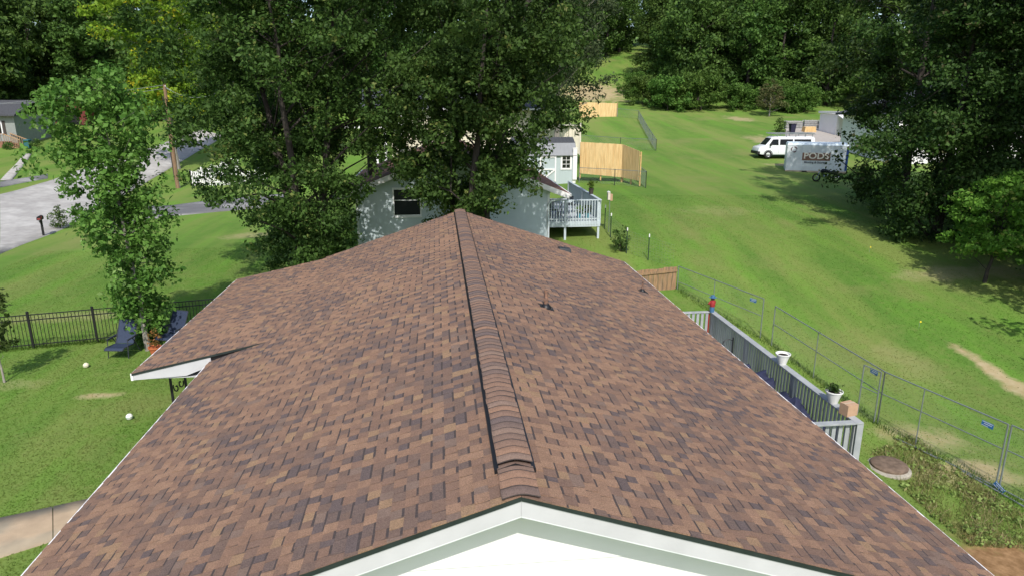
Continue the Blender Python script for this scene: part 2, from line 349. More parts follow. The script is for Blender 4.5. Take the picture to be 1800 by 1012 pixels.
def make_tree(name, loc, h0, h1, wfun, k, per, size, crad, lm, bm_, tr=.25, seed=0, lean=(0,0), stems=1, limbs=22, out=.42, flat=.7, lobes=.22, up=.5, nl=0, lr=1.2, label=None, cat='tree', group=None, link_it=True):
    r = np.random.default_rng(seed+100)
    P = crown_points(h0, h1, wfun, k, seed, lean, out, lobes, nl, lr)
    root = thing(name, label, cat, loc, 0, group)
    t = MB(); top = np.array([lean[0]*.85, lean[1]*.85, h0+(h1-h0)*.85])
    axes = []
    for s_ in range(stems):
        sp = np.array([0,0,0.]) if stems == 1 else np.array([math.cos(s_*2.4)*tr*1.8, math.sin(s_*2.4)*tr*1.8, 0])
        tp = top + (0 if stems == 1 else np.array([math.cos(s_*2.4), math.sin(s_*2.4), 0])*wfun(.6)*.45)
        pts = [sp + (tp-sp)*u + np.r_[r.normal(0, .05*h1*.12, 2)*math.sin(u*3.1), 0] for u in np.linspace(0,1,9)]
        pts[0][2] = -.3; axes.append(pts)
        q = tr if stems == 1 else tr*.75
        t.tube(pts, [q*1.35, q*1.0, q*.9, q*.78, q*.66, q*.52, q*.38, q*.24, q*.1], 8)
    trunk = t.build('trunk', bm_, root, smooth=True)
    lb = MB()
    for i in range(min(limbs, k)):
        e = P[i]; ax = axes[i % len(axes)]
        zt = max(e[2] - .55*math.hypot(e[0]-ax[4][0], e[1]-ax[4][1]) , h0*.6)
        j = min(range(9), key=lambda q: abs(ax[q][2]-zt)); a0 = ax[j]
        mid = (a0+e)/2 + np.array([0,0,.12*np.linalg.norm(e-a0)])*r.normal(.4,.5) + r.normal(0,.12,3)
        w0 = tr*.32*(1-j/11)
        lb.tube([a0, mid, e], [w0, w0*.6, w0*.2], 5)
        for _ in range(2):
            e2 = P[r.integers(k)]
            if np.linalg.norm(e2-mid) < wfun(.5)*.9: lb.tube([mid, (mid+e2)/2+r.normal(0,.08,3), e2], [w0*.5, w0*.32, w0*.12], 4)
    if limbs: lb.build('limbs', bm_, trunk, smooth=True)
    crad_a = crad*(.6 + .8*r.random(k))
    link('crown', leaf_mesh('crown', P, crad_a, per, size, lm, flat, up, seed+7), root)
    return root

# ------------------------------------------------------------------ the house under the camera
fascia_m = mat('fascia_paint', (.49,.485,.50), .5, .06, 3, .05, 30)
white = mat('white_paint', (.76,.745,.745), .55, .03, 2, .05, 30)
white_d = mat('white_paint_worn', (.66,.68,.68), .6, .07, 3, .1, 40)
black_metal = mat('black_metal', (.012,.012,.014), .45, .1, 8, 0)
drip_m = mat('drip_edge', (.02,.028,.027), .5, .2, 6, .1)
deckfelt = mat('roof_underlay', (.03,.027,.026), .95, .2, 10)
soffit_m = mat('soffit', (.45,.46,.46), .7, .05)
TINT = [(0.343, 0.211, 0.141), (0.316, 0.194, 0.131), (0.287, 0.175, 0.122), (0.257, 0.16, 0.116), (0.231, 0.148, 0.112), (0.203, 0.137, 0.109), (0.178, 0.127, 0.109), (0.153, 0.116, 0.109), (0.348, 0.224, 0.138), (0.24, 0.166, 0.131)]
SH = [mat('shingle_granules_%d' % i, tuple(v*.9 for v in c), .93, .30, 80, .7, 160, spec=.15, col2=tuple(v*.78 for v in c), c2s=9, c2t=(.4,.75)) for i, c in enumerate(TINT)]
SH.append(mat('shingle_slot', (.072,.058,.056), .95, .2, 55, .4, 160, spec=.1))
RX, RZ, Y0, Y1 = .68, 4.5, 5.54, 22.84
XL, XR, ZE, YP = -5.02, 6.38, 2.6, 14.43
XPH, ZPH, XPE, ZPE = -3.72, 3.033, -6.65, 2.40
house = thing('shingled_house', 'white house with a new brown shingled gable roof seen from above', 'house', (0,0,0))
roof = MB()
for poly in ([(XL,ZE),(RX,RZ),(XR,ZE),(XR,ZE-.03),(RX,RZ-.03),(XL,ZE-.03)],): 
    roof.prism([(x, z-.014) for x, z in poly], Y0+.012, Y1)
roof = roof.build('roof', deckfelt, house)
def tone_noise(a, b, s):
    return math.sin(a*1.7+s)*math.sin(b*2.3+1.3*s) + .7*math.sin(a*.6-b*1.1+2*s) + .5*math.sin(a*3.1+b*2.7+s)
EXPO, CW = .143, .148
def shingles(parent, xe, ze, xt, zt, yr, seed, keep=None, name='shingle_field'):
    """courses of laminated shingles on a slope from the eave (xe,ze) up to (xt,zt); yr(s)= (y0,y1) along the eave at slope distance s"""
    r = random.Random(seed); S = math.hypot(xt-xe, zt-ze); ux, uz = (xt-xe)/S, (zt-ze)/S
    nx_, nz_ = (-uz, ux) if ux > 0 else (uz, -ux)
    cells = []; i = 0; s = -.012
    while s < S-.02:
        e = min(s+EXPO, S); y0, y1 = yr(s+.05); shift = (i*.41 % 1)*.02
        y = y0 - .012; col = 0; prev = 0
        first = r.uniform(.05, CW)
        while y < y1:
            wd = (first if col == 0 else CW*r.choice((1,1,1,.96,1.04,.8,1.2))) 
            if col and abs(((y+wd-y0-first)/CW) % 1 - .5) < .3: wd += CW*(.5 - ((y+wd-y0-first)/CW) % 1)*.6
            b = min(y+wd, y1+.012)
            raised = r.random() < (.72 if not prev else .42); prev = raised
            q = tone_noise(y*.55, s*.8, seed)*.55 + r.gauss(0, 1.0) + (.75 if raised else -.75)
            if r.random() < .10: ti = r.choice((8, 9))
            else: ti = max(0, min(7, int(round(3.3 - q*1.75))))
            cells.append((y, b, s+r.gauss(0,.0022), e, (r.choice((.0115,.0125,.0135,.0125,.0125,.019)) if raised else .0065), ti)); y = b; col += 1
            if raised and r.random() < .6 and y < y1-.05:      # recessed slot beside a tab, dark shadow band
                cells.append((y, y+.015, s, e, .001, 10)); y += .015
        s = e; i += 1
    def corner(y, s_, h):
        h = h + .005*math.sin(y*1.15+seed)*math.sin(s_*1.4+2*seed) + .003*math.sin(y*3.1)*math.sin(s_*2.3+1)      # the sheathing is never quite flat
        return (xe+ux*s_+nx_*h, y, ze+uz*s_+nz_*h)
    big = []
    if keep:
        def score(c):
            p = corner((c[0]+c[1])/2, c[2], 0); d = Vector(p) - cam.location
            f_ = Vector((math.sin(R(6.1))*math.cos(R(15.2)), math.cos(R(6.1))*math.cos(R(15.2)), -math.sin(R(15.2)))); rt_ = Vector((math.cos(R(6.1)), -math.sin(R(6.1)), 0)); up_ = rt_.cross(f_)
            z = d.dot(f_)
            if abs(d.dot(rt_)/z) > .745 or d.dot(up_)/z < -.42: return 1e9
            return z
        order = sorted(cells, key=score); big = order[:keep]
    bs = set(id(c) for c in big); mb = MB()
    for c in cells:
        if id(c) in bs: continue
        y, b, s_, e, h, ti = c; g = .0015
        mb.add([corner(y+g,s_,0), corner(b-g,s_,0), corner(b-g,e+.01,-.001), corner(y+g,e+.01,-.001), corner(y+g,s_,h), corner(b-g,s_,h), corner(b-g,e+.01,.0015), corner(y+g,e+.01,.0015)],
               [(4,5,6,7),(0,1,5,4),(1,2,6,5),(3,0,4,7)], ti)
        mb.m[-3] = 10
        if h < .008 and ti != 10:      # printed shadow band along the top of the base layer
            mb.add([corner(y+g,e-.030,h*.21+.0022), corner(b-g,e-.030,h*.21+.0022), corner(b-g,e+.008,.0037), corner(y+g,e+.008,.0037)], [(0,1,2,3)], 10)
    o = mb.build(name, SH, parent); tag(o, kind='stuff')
    fr = Matrix(((0, ux, nx_, 0), (1, 0, 0, 0), (0, uz, nz_, 0), (0, 0, 0, 1))); pool = {}
    for y, b, s_, e, h, ti in big:
        k = (h, ti)
        if k not in pool:
            l = EXPO+.01
            m_ = MB().add([(0,0,0),(1,0,0),(1,l,-.001),(0,l,-.001),(0,0,h),(1,0,h),(1,l,.0015),(0,l,.0015)], [(4,5,6,7),(0,1,5,4),(1,2,6,5),(3,0,4,7)])
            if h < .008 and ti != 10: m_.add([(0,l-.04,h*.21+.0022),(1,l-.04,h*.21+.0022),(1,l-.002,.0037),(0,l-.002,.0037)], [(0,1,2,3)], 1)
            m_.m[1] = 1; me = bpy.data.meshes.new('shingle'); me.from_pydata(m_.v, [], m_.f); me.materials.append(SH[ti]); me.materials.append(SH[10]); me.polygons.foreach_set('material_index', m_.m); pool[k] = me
        o = link('shingle', pool[k], parent)
        o.matrix_local = Matrix.Translation(corner(y+.0015, s_, 0)) @ fr @ Matrix.Diagonal((b-y-.003, 1, 1, 1))
sh_s = math.hypot(XPH-XL, ZPH-ZE)
shingles(roof, XL, ZE, RX, RZ, lambda s: (Y0, YP+.02 if s+.10 < sh_s else Y1), 3, 150)
shingles(roof, XR, ZE, RX, RZ, lambda s: (Y0, Y1), 8, 150)
# ridge: vent strips and cap shingles
rv = MB()
for sg in (-1, 1):
    rv.hexa([(RX+sg*a, y, RZ-abs(a)/3+b) for b in (.0, .042) for a, y in ((.165,6.05),(.208,6.05),(.208,22.7),(.165,22.7))])
rv.add([(RX+a, 6.045, RZ-abs(a)/3+b) for a in (-.208,0,.208) for b in (.005,.05)], [(0,2,3,1),(2,4,5,3)])
rv.build('ridge_vent', black_metal, roof)
caps = []
for ti in (2, 3, 4, 5, 6, 7, 9, 4, 5):
    mb = MB(); xs = np.linspace(-.178, .178, 11)
    prof = [(x, -(math.sqrt(x*x+.07**2)-.07)/3) for x in xs]; n = 11
    vs = [(x, 0, z+.012) for x, z in prof] + [(x, .165, z+.002) for x, z in prof] + [(x, 0, z) for x, z in prof]
    fs = [(i, i+1, i+1+n, i+n) for i in range(n-1)] + [(i+2*n, i+1+2*n, i+1, i) for i in range(n-1)] + [(0, n, 2*n), (n-1, 2*n-1, 3*n-1)]
    m_ = mb.add(vs, fs); me = bpy.data.meshes.new('ridge_cap'); me.from_pydata(m_.v, [], m_.f); me.materials.append(SH[ti]); me.materials.append(SH[10]); me.polygons.foreach_set('material_index', [int(n-1 <= i < 2*n-2) for i in range(len(fs))])
    me.polygons.foreach_set('use_smooth', [i < n-1 for i in range(len(fs))]); caps.append(me)
y = Y0 - .005; k = 0
while y < Y1-.1:
    o = link('ridge_cap', random.choice(caps), roof); lift = .016 if y < 6.03 else .052
    o.location = (RX+random.gauss(0,.004), y, RZ+lift+random.gauss(0,.0015)); o.scale = (1 if y > 6.03 else 1.02, 1, 1); o.rotation_euler[2] = random.gauss(0, .006)
    y += EXPO*random.uniform(.93,1.07); k += 1
# roof plumbing vents
def on_right(x): return RZ-(x-RX)/3
copper = mat('weathered_pipe', (.24,.135,.09), .7, .4, 20, .3, col2=(.10,.07,.06), c2s=18)
for (x, yy, h, rr) in ((2.07,12.97,.36,.045), (5.64,18.1,.30,.025)):
    z = on_right(x)
    vp = MB().lathe([(rr,-.05),(rr,h),(rr*.8,h),(rr*.8,h-.06)], (x,yy,z), 14).build('vent_pipe', copper, roof, smooth=True)
    fb = MB(); n_ = 16
    fb.add([(x-.13,yy-.13,on_right(x-.13)+.017),(x+.15,yy-.13,on_right(x+.15)+.017),(x+.15,yy+.12,on_right(x+.15)+.017),(x-.13,yy+.12,on_right(x-.13)+.017),
            (x-.13,yy-.13,on_right(x-.13)),(x+.15,yy-.13,on_right(x+.15)),(x+.15,yy+.12,on_right(x+.15)),(x-.13,yy+.12,on_right(x-.13))], [(0,1,2,3),(0,4,5,1),(1,5,6,2),(2,6,7,3),(3,7,4,0)])
    fb.lathe([(rr+.07,-.03),(rr+.06,.02),(rr+.012,.075),(rr+.004,.08)], (x,yy,z), n_)
    fb.build('pipe_flashing', black_metal, roof, smooth=True)
x, yy = 3.95, 21.2
bv = MB().hexa([(x-.2,yy-.16,on_right(x-.2)+.0),(x+.22,yy-.16,on_right(x+.22)),(x+.22,yy+.16,on_right(x+.22)),(x-.2,yy+.16,on_right(x-.2)),
                (x-.16,yy-.13,on_right(x-.16)+.05),(x+.20,yy-.13,on_right(x+.2)+.12),(x+.20,yy+.13,on_right(x+.2)+.12),(x-.16,yy+.13,on_right(x-.16)+.05)])
bv.build('roof_exhaust_vent', mat('vent_grey', (.028,.032,.036), .5, .1), roof, bevel=.012)
# rake boards of the near gable and drip edge above them
for sg, xe in ((-1, XL), (1, XR)):
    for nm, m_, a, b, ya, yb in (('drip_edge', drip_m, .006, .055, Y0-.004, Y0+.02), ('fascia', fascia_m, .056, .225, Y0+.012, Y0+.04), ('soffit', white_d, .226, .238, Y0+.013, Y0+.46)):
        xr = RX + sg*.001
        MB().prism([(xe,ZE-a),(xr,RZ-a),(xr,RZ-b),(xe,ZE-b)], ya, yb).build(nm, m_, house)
    # eave board with metal drip lip
    xa, xb = (xe-.035, xe+.012) if sg < 0 else (xe-.012, xe+.035)
    ye = Y1 if sg > 0 else YP+.3
    box('eave_fascia', (xa, Y0-.006, ZE-.17), (xb, ye, ZE-.003), white, house)
    MB().prism([(xe,ZE-.06),(RX,RZ-.06),(RX,RZ-.24),(xe,ZE-.24)], Y1-.03, Y1).build('fascia', white, house)
# walls
YW = Y0+.45
wall = MB().prism([(-4.45,-2),(-4.45,2.33),(XL+.1,2.33),(RX,RZ-.27),(XR-.1,2.33),(5.85,2.33),(5.85,-2)], YW+.03, Y1-.4).build('wall', white, house)
# lap siding of the gable, board by board
z = 4.24; gw = wall
brd = []
while z > -.2:
    zb = z-.40
    hw = lambda q: min(5.15, max(.02, (RZ-.27-q)*3))
    wT, wB = hw(z), hw(zb)
    if z < 2.33: wT = wB = 5.14
    MB().hexa([(RX-wB,YW-.012,zb),(RX+wB,YW-.012,zb),(RX+wB,YW+.028,zb),(RX-wB,YW+.028,zb),(RX-wT,YW+.008,z),(RX+wT,YW+.008,z),(RX+wT,YW+.028,z),(RX-wT,YW+.028,z)]).build('siding_board', white, wall)
    z = zb
box('corner_trim', (RX-.035, YW-.03, 3.97), (RX+.035, YW-.013, RZ-.28), white, wall)
# porch wing on the far left: same shingles on a flatter slope
pr = MB().prism([(XPH+.05,ZPH+.006),(XPE,ZPE-.004),(XPE,ZPE-.04),(XPH+.05,ZPH-.03)], YP+.004, Y1-.3).build('porch_roof', deckfelt, house)
shingles(pr, XPE, ZPE, XPH, ZPH, lambda s: (YP, Y1-.3), 21)
def pz(x): return ZPE + (x-XPE)*(ZPH-ZPE)/(XPH-XPE)
def mz(x): return RZ-(RX-x)/3
MB().prism([(XPE-.01,pz(XPE)-.003),(XPH,ZPH),(XPE-.01,pz(XPE)-.05)][:2] + [(XPH-.3,pz(XPH-.3)-.05),(XPE-.01,pz(XPE)-.05)], YP-.012, YP+.02).build('drip_edge', drip_m, house)
MB().prism([(XPH,ZPH-.002),(XL-.02,pz(XL)-.045),(XL-.02,mz(XL)-.02),(XPH-.2,mz(XPH-.2)-.01)], YP+.03, YP+.06).build('wedge_flashing', black_metal, house)
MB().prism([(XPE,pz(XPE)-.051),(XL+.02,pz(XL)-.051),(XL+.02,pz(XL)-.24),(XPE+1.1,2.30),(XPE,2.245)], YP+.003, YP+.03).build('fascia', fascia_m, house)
box('eave_fascia', (XPE-.035, YP-.01, 2.24), (XPE+.012, Y1-.3, ZPE-.003), white, house)
box('porch_soffit', (XPE+.02, YP+.031, 2.25), (-4.46, Y1-.35, 2.27), soffit_m, house)
box('porch_floor', (XPE+.2, YP+.2, -.3), (-4.46, Y1-.3, .12), concrete_g, house)
for yc in (15.0, 21.5):
    pc = MB(); x0_, x1_ = -6.12, -5.80
    for xx in (x0_, x1_): pc.box((xx-.022,yc-.022,.12), (xx+.022,yc+.022,2.25))
    for zz in (.2, 1.2, 2.15): pc.box((x0_,yc-.008,zz-.012), (x1_,yc+.008,zz+.012))
    col_ = pc.build('porch_column', black_metal, house)
    for zc in np.arange(.42, 2.1, .36):
        s_ = MB(); sg = 1
        for sg in (-1, 1):
            pts = [(-5.96+sg*(.02+.055*t*math.cos(t*4.2)*.75+.03), yc, zc+.05*sg+.055*t*1.5*math.sin(t*4.2)) for t in np.linspace(.2, 1.6, 22)]
            s_.tube(pts, .015, 5)
        s_.build('scroll', black_metal, col_)

# ------------------------------------------------------------------ deck at the right eave
deck_m = mat('deck_paint', (.34,.35,.35), .75, .14, 5, .3, 30, stretch=(1,1,.3), col2=(.27,.28,.28), c2s=2.5)
deck_l = mat('deck_paint_trim', (.32,.335,.34), .75, .1, 5, .2, 30, col2=(.29,.31,.32), c2s=3)  # second deck paint for caps, corner board and end balusters
deck_f = mat('deck_floor', (.23,.24,.245), .8, .15, 6, .3, 30, stretch=(.3,3,1))
DX0, DX1, DY0, DY1, DF, DC = 5.9, 9.2, 13.05, 21.45, .10, 1.13
deck = thing('raised_deck', 'grey painted raised wooden deck with baluster railing along the brown roof', 'deck')
n = int((DX1-DX0)/.145)
for i in range(n):
    x = DX0+.02+i*.145; box('floor_board', (x, DY0, DF-.03), (x+.138, DY1, DF), deck_f, deck)
box('rim_joist', (DX0, DY0-.045, DF-.26), (DX1+.05, DY0-.004, DF-.034), deck_m, deck); box('rim_joist', (DX1+.008, DY0, DF-.26), (DX1+.048, DY1, DF-.034), deck_m, deck)
for (x, y) in ((DX1-.045,DY0+.045),(DX1-.045,DY0+2.8),(DX1-.045,DY0+5.6),(DX1-.045,DY1-.045),(DX0+.3,DY0+.045)):
    box('post', (x-.045,y-.045,gz(x,y)-.3), (x+.045,y+.045,DC-.04), deck_m, deck)
box('corner_board', (DX1-.07,DY0-.066,DF-.9), (DX1+.08,DY0-.046,DC-.042), deck_l, deck)
box('cap_rail', (DX1-.12,DY0-.08,DC-.04), (DX1+.07,DY1+.06,DC), deck_l, deck, bevel=.006)
box('cap_rail', (DX0,DY0-.085,DC-.041), (DX1-.123,DY0+.08,DC-.001), deck_l, deck, bevel=.006)
box('cap_rail', (DX0,DY1-.08,DC-.041), (DX1-.123,DY1+.06,DC-.001), deck_l, deck, bevel=.006)
box('bottom_rail', (DX1-.06,DY0+.09,DF+.08), (DX1-.02,DY1-.09,DF+.15), deck_m, deck)
bal = MB().box((-.016,-.036,0),(.016,.036,DC-DF-.045)); bme = bal.build('baluster', deck_m, deck, loc=(DX1-.085, DY0+.18, DF)).data
y = DY0+.31
while y < DY1-.1:
    link('baluster', bme, deck, (DX1-.085, y, DF)); y += .15
bme2 = MB().box((-.045,-.019,0),(.045,.019,DC-DF-.045)).build('baluster', deck_l, deck, loc=(DX0+.2, DY0+.06, DF)).data
for yy in (DY0+.06, DY1-.03):
    x = DX0+.36
    while x < DX1-.15: link('baluster', bme2, deck, (x, yy, DF)); x += .16
# folded dark blue canopy lying along the railing
rr = np.random.default_rng(4); nu, nv = 70, 16; Vv = []
for i in range(nu):
    u = i/(nu-1); y = 13.75+u*4.3
    wob = .10*math.sin(u*31)+.07*math.sin(u*53+1)
    for j in range(nv):
        a = 2*math.pi*j/nv; rad = (.24+.10*math.sin(u*17+2)+.07*math.sin(a*3+u*40)+.05*math.sin(a*5-u*23)+rr.normal(0,.012))*(.35+.65*min(1, 6*min(u, 1-u)+.3))
        Vv.append((8.62+wob*.6+rad*1.25*math.cos(a), y+.1*math.sin(a*2+u*20), DF+.02+max(0, .30+wob*.5+rad*1.1*math.sin(a))))
Ff = [(i*nv+j, i*nv+(j+1)%nv, (i+1)*nv+(j+1)%nv, (i+1)*nv+j) for i in range(nu-1) for j in range(nv)] + [tuple(range(nv)), tuple((nu-1)*nv+j for j in range(nv))]
navy = mat('navy_canvas', (.022,.026,.060), .75, .2, 12, .3, 60)
tag(MB().add(Vv, Ff).build('folded_canopy', navy, smooth=True), 'crumpled navy blue canvas canopy lying along the grey deck railing', 'canopy')
# planters on the cap rail
pw = mat('planter_white', (.70,.70,.67), .5, .05, 8)
soil_m = mat('potting_soil', (.03,.022,.016), .95, .3, 30)
def planter(loc, label, plant):
    t = thing('planter', label, 'planter', loc, 0, 'white pots on the deck rail')
    MB().lathe([(.10,0),(.105,.015),(.14,.14),(.185,.27),(.20,.275),(.20,.30),(.178,.30),(.165,.255),(.02,.25)], (0,0,0), 24).build('pot', pw, t, smooth=True)
    MB().lathe([(.163,.245),(.12,.26),(.01,.265)], (0,0,0), 18).build('soil', soil_m, t, smooth=True)
    if plant:
        r = np.random.default_rng(3); P = np.c_[r.normal(0,.07,26), r.normal(0,.07,26), .30+r.random(26)*.14]
        link('plant', leaf_mesh('plant', P, np.full(26,.06), 10, .06, LF['bush'], seed=5), t)
planter((9.18, 16.55, DC), 'empty white flower pot standing alone on the deck cap rail', False)
planter((9.17, 14.05, DC), 'white flower pot with a small leafy plant beside the carton', True)
cb = MB().hexa([(-.15,-.12,0),(.15,-.12,0),(.15,.12,0),(-.15,.12,0),(-.145,-.12,.27),(.15,-.125,.27),(.15,.12,.275),(-.15,.12,.272)])
carton = thing('cardboard_carton', 'small tan cardboard carton on the near end of the deck rail', 'box', (9.16, 13.42, DC), .25)
cbm = mat('cardboard', (.42,.27,.17), .85, .08, 10)
cb.build('carton_body', cbm, carton); MB().box((-.15,-.03,.276),(.15,.03,.279)).build('tape', mat('tape', (.5,.38,.26), .4), carton)
# small figure ornament at the far corner of the railing
fig = thing('garden_figure', 'small painted garden figure with blue hat and red shirt on the deck corner post', 'ornament', (9.12, 21.36, DC), R(200))
red_m = mat('red_paint', (.30,.03,.03), .5); blue_m = mat('blue_paint', (.05,.13,.24), .5); skin_m = mat('painted_face', (.10,.06,.05), .6)
MB().lathe([(.075,0),(.085,.10),(.075,.2),(.035,.21)], (0,0,0), 14).build('trousers', blue_m, fig, smooth=True)
MB().lathe([(.08,.19),(.095,.24),(.10,.33),(.085,.39),(.04,.415)], (0,0,0), 14).build('shirt', red_m, fig, smooth=True)
for s in (-1, 1): MB().tube([(s*.09,0,.38),(s*.14,-.02,.30),(s*.10,-.09,.26)], [.032,.028,.022], 8).build('arm', red_m, fig, smooth=True)
MB().lathe([(.02,.40),(.055,.425),(.068,.47),(.055,.52),(.02,.535)], (0,0,0), 14).build('head', skin_m, fig, smooth=True)
MB().lathe([(.12,.505),(.125,.515),(.07,.53),(.06,.58),(.02,.595)], (0,0,0), 16).build('hat', blue_m, fig, smooth=True)
MB().tube([(.02,-.10,-1.0),(.02,-.10,.02)], .03, 8).build('red_pole', red_m, fig, smooth=True)
# small wall hook / lamp bracket on the railing inside
lb_ = thing('hanging_bracket', 'black iron hanging bracket fixed to the inside of the deck railing', 'bracket', (DX1-.14, 19.4, .35))
MB().box((-.02,-.03,0),(0,.03,.55)).build('back_plate', black_metal, lb_); MB().tube([(-.02,0,.45),(-.15,0,.50),(-.30,0,.44),(-.34,0,.34),(-.28,0,.30)], .013, 6).build('hook', black_metal, lb_)

# ------------------------------------------------------------------ chain link panels beside the deck
galv = mat('galvanised', (.24,.265,.28), .45, .12, 8, metal=.5, spec=.5)
wire_m = mat('wire', (.17,.18,.175), .7, .1, 8)
def wires(mb, a, b, h0, h1, cell, rad):
    """diamond mesh in the quad a..b, from height h0 to h1 above the ends' base"""
    a = Vector(a); b = Vector(b); L = (b-a).length; u = (b-a)/L; H = h1-h0
    def P(s, t): return a + u*s + Vector((0,0,h0+t))
    k = -H
    nrm = u.cross(Vector((0,0,1)))
    while k < L:
        for sg in (1, -1):
            s0, s1 = max(0, k), min(L, k+H)
            if s1-s0 > .02:
                t0, t1 = s0-k, s1-k
                if sg < 0: t0, t1 = H-t0, H-t1
                p, q_ = P(s0, t0), P(s1, t1); off = nrm*rad*.6*sg
                mb.tube([p+off, q_+off], rad, 3, False)
        k += cell
def chain_panel(label, a, b, h=1.83, mids=(.5,), rail=.62, post=.021, cell=.075, rad=.00075, group='temporary fence panels beside the deck', lean=0, sign=None, low=True):
    t = thing('site_fence', label, 'fence', a, 0, group); a = Vector(a); b = Vector(b)-a; O = Vector((0,0,0)); up = Vector((0,0,h))
    nrm = b.cross(Vector((0,0,1))).normalized(); up = up + nrm*lean
    for p in (O, b): MB().tube([p-Vector((0,0,.05)), p+up], post, 8).build('post', galv, t, smooth=True)
    for m_ in mids: MB().tube([b*m_, b*m_+up], post*.75, 8).build('upright', galv, t, smooth=True)
    MB().tube([up, b+up], post*.9, 8).build('top_rail', galv, t, smooth=True)
    if rail: MB().tube([up*rail, b+up*rail], post*.7, 8).build('mid_rail', galv, t, smooth=True)
    if low: MB().tube([up*.03, b+up*.03], post*.8, 8).build('bottom_rail', galv, t, smooth=True)
    w_ = MB(); wires(w_, O, b, .06, h-.02, cell, rad)
    if lean: w_.v = [tuple(Vector(v)+nrm*lean*(v[2]-b.z*0)/h) for v in w_.v]
    tag(w_.build('chain_mesh', wire_m, t), kind='stuff')
    return t, b, up, nrm
sign_b = mat('sign_blue', (.02,.13,.36), .4); sign_w = mat('sign_white', (.75,.77,.78), .4)
def fence_sign(label, p, u, nrm, wd=.30, hd=.14, tilt=0):
    t = thing('fence_sign', label, 'sign', p, math.atan2(u.y, u.x), 'blue plates wired to the fence panels')
    t.rotation_euler[1] = tilt
    MB().box((-wd/2,-.004,-hd/2),(wd/2,.004,hd/2)).build('plate', sign_b, t)
    MB().box((-wd*.46,-.0065,hd*.30),(wd*.46,-.0042,hd*.40)).box((-wd*.46,-.0065,-hd*.40),(wd*.1,-.0042,-hd*.33)).build('white_print', sign_w, t)
    MB().box((-wd*.3,-.0065,-hd*.04),(wd*.38,-.0042,hd*.06)).build('lettering', sign_w, t)
def gpt(x, y, dz=0): return (x, y, gz(x, y)+dz)
FA, FB, FC, FD, FE = (14.20, 14.38, 0.13), (13.14, 17.78, 0.22), (12.48, 23.43, 0.60), (12.31, 24.04, 0.72), (10.39, 28.26, 1.05)
panels = [('chain link panel with a blue plate, nearest the weeds', FB, FA, (.36,)), ('long chain link panel behind the white flower pots', FC, FB, (.45,)), ('chain link panel that starts at the brown board fence', FE, FD, (.46,))]
for lab, a, b, mids in panels:
    za, zb = a[2]-1.83, b[2]-1.83
    t, bb, up, nrm = chain_panel(lab, (a[0],a[1],za), (b[0],b[1],zb), mids=mids)
b2 = (FA[0]+1.0, FA[1]-3.3, FA[2]-.1)
chain_panel('chain link panel running out of the picture at the edge', (FA[0]+.06,FA[1]-.05,FA[2]-1.83), (b2[0],b2[1],b2[2]-1.83))
c1 = (12.87, 18.37, 0.22); chain_panel('narrow chain link panel overlapping the middle of the fence run', (c1[0]-.02,c1[1],c1[2]-1.83), (FB[0]-.08,FB[1]+.05,FB[2]-1.86), mids=())
u_ = (Vector(FA)-Vector(FB)).normalized(); n_ = u_.cross(Vector((0,0,1)))
def onfence(a, b, f_, down): return tuple(Vector(a).lerp(Vector(b), f_) + Vector((0,0,-down)) + Vector((-.04,-.02,0)))
fence_sign('blue plate high on the fence panel nearest the weeds', onfence(FB, FA, .87, .22), u_, n_, tilt=.05)
fence_sign('blue plate near the ground at the fence foot', onfence(FB, FA, 1.03, 1.72), u_, n_, tilt=.5)
u2 = (Vector(FB)-Vector(FC)).normalized()
fence_sign('blue plate on the fence just behind the cardboard carton', onfence(FC, FB, .93, .18), u2, n_)
u3 = (Vector(FD)-Vector(FE)).normalized()
fence_sign('blue plate on the fence panel beyond the deck corner', onfence(FE, FD, .90, .20), u3, n_)
# weathered board fence between house corner and panels
cedar = mat('weathered_boards', (.30,.185,.10), .85, .25, 7, .4, 30, stretch=(4,4,.4), col2=(.22,.15,.095), c2s=3)
bf0, bf1 = (7.33, 27.20, 1.70), FE
bft = thing('board_fence', 'short weathered brown board fence at the far corner of the roof', 'fence')
a = Vector((bf0[0],27.4,0)); b = Vector((FE[0]-.06,FE[1]+.02,0)); nb = 13
for i in range(nb):
    p = a.lerp(b, (i+.02)/nb); q_ = a.lerp(b, (i+.96)/nb); zb = gz(p.x,p.y)-.2; zt = FE[2]-.02+random.gauss(0,.012)+(.04 if i < 2 else 0)
    o_ = MB().hexa([(p.x,p.y-.01,zb),(q_.x,q_.y-.01,zb),(q_.x,q_.y+.012,zb),(p.x,p.y+.012,zb),(p.x,p.y-.01,zt),(q_.x,q_.y-.01,zt),(q_.x,q_.y+.012,zt),(p.x,p.y+.012,zt)]).build('board', cedar, bft)
for zz in (FE[2]-.18, FE[2]-1.35): MB().bar((a.x,a.y-.04,zz), (b.x,b.y-.04,zz), .05, .10).build('rail', cedar, bft)
pp = a.lerp(b, .22); box('post', (pp.x-.06,pp.y-.14,gz(pp.x,pp.y)-.3), (pp.x+.06,pp.y-.03,FE[2]+.05), cedar, bft)
# well cover
wx, wy = (11.79, 15.24, -1.46)[:2]
wc = thing('well_cover', 'round brown well cover on a pale concrete collar beside the deck', 'cover', (wx, wy, gz(wx,wy)-.02))
MB().lathe([(.56,-.1),(.56,.05),(.52,.08),(.40,.08)], (-.04,-.02,0), 28).build('collar', mat('pale_collar', (.32,.29,.235), .9, .2, 6, .4), wc, smooth=True)
MB().lathe([(.46,.0),(.46,.13),(.43,.155),(.30,.165),(.01,.17)], (0,0,0), 28).build('lid', mat('rust_lid', (.15,.105,.075), .9, .3, 9, .5), wc, smooth=True)
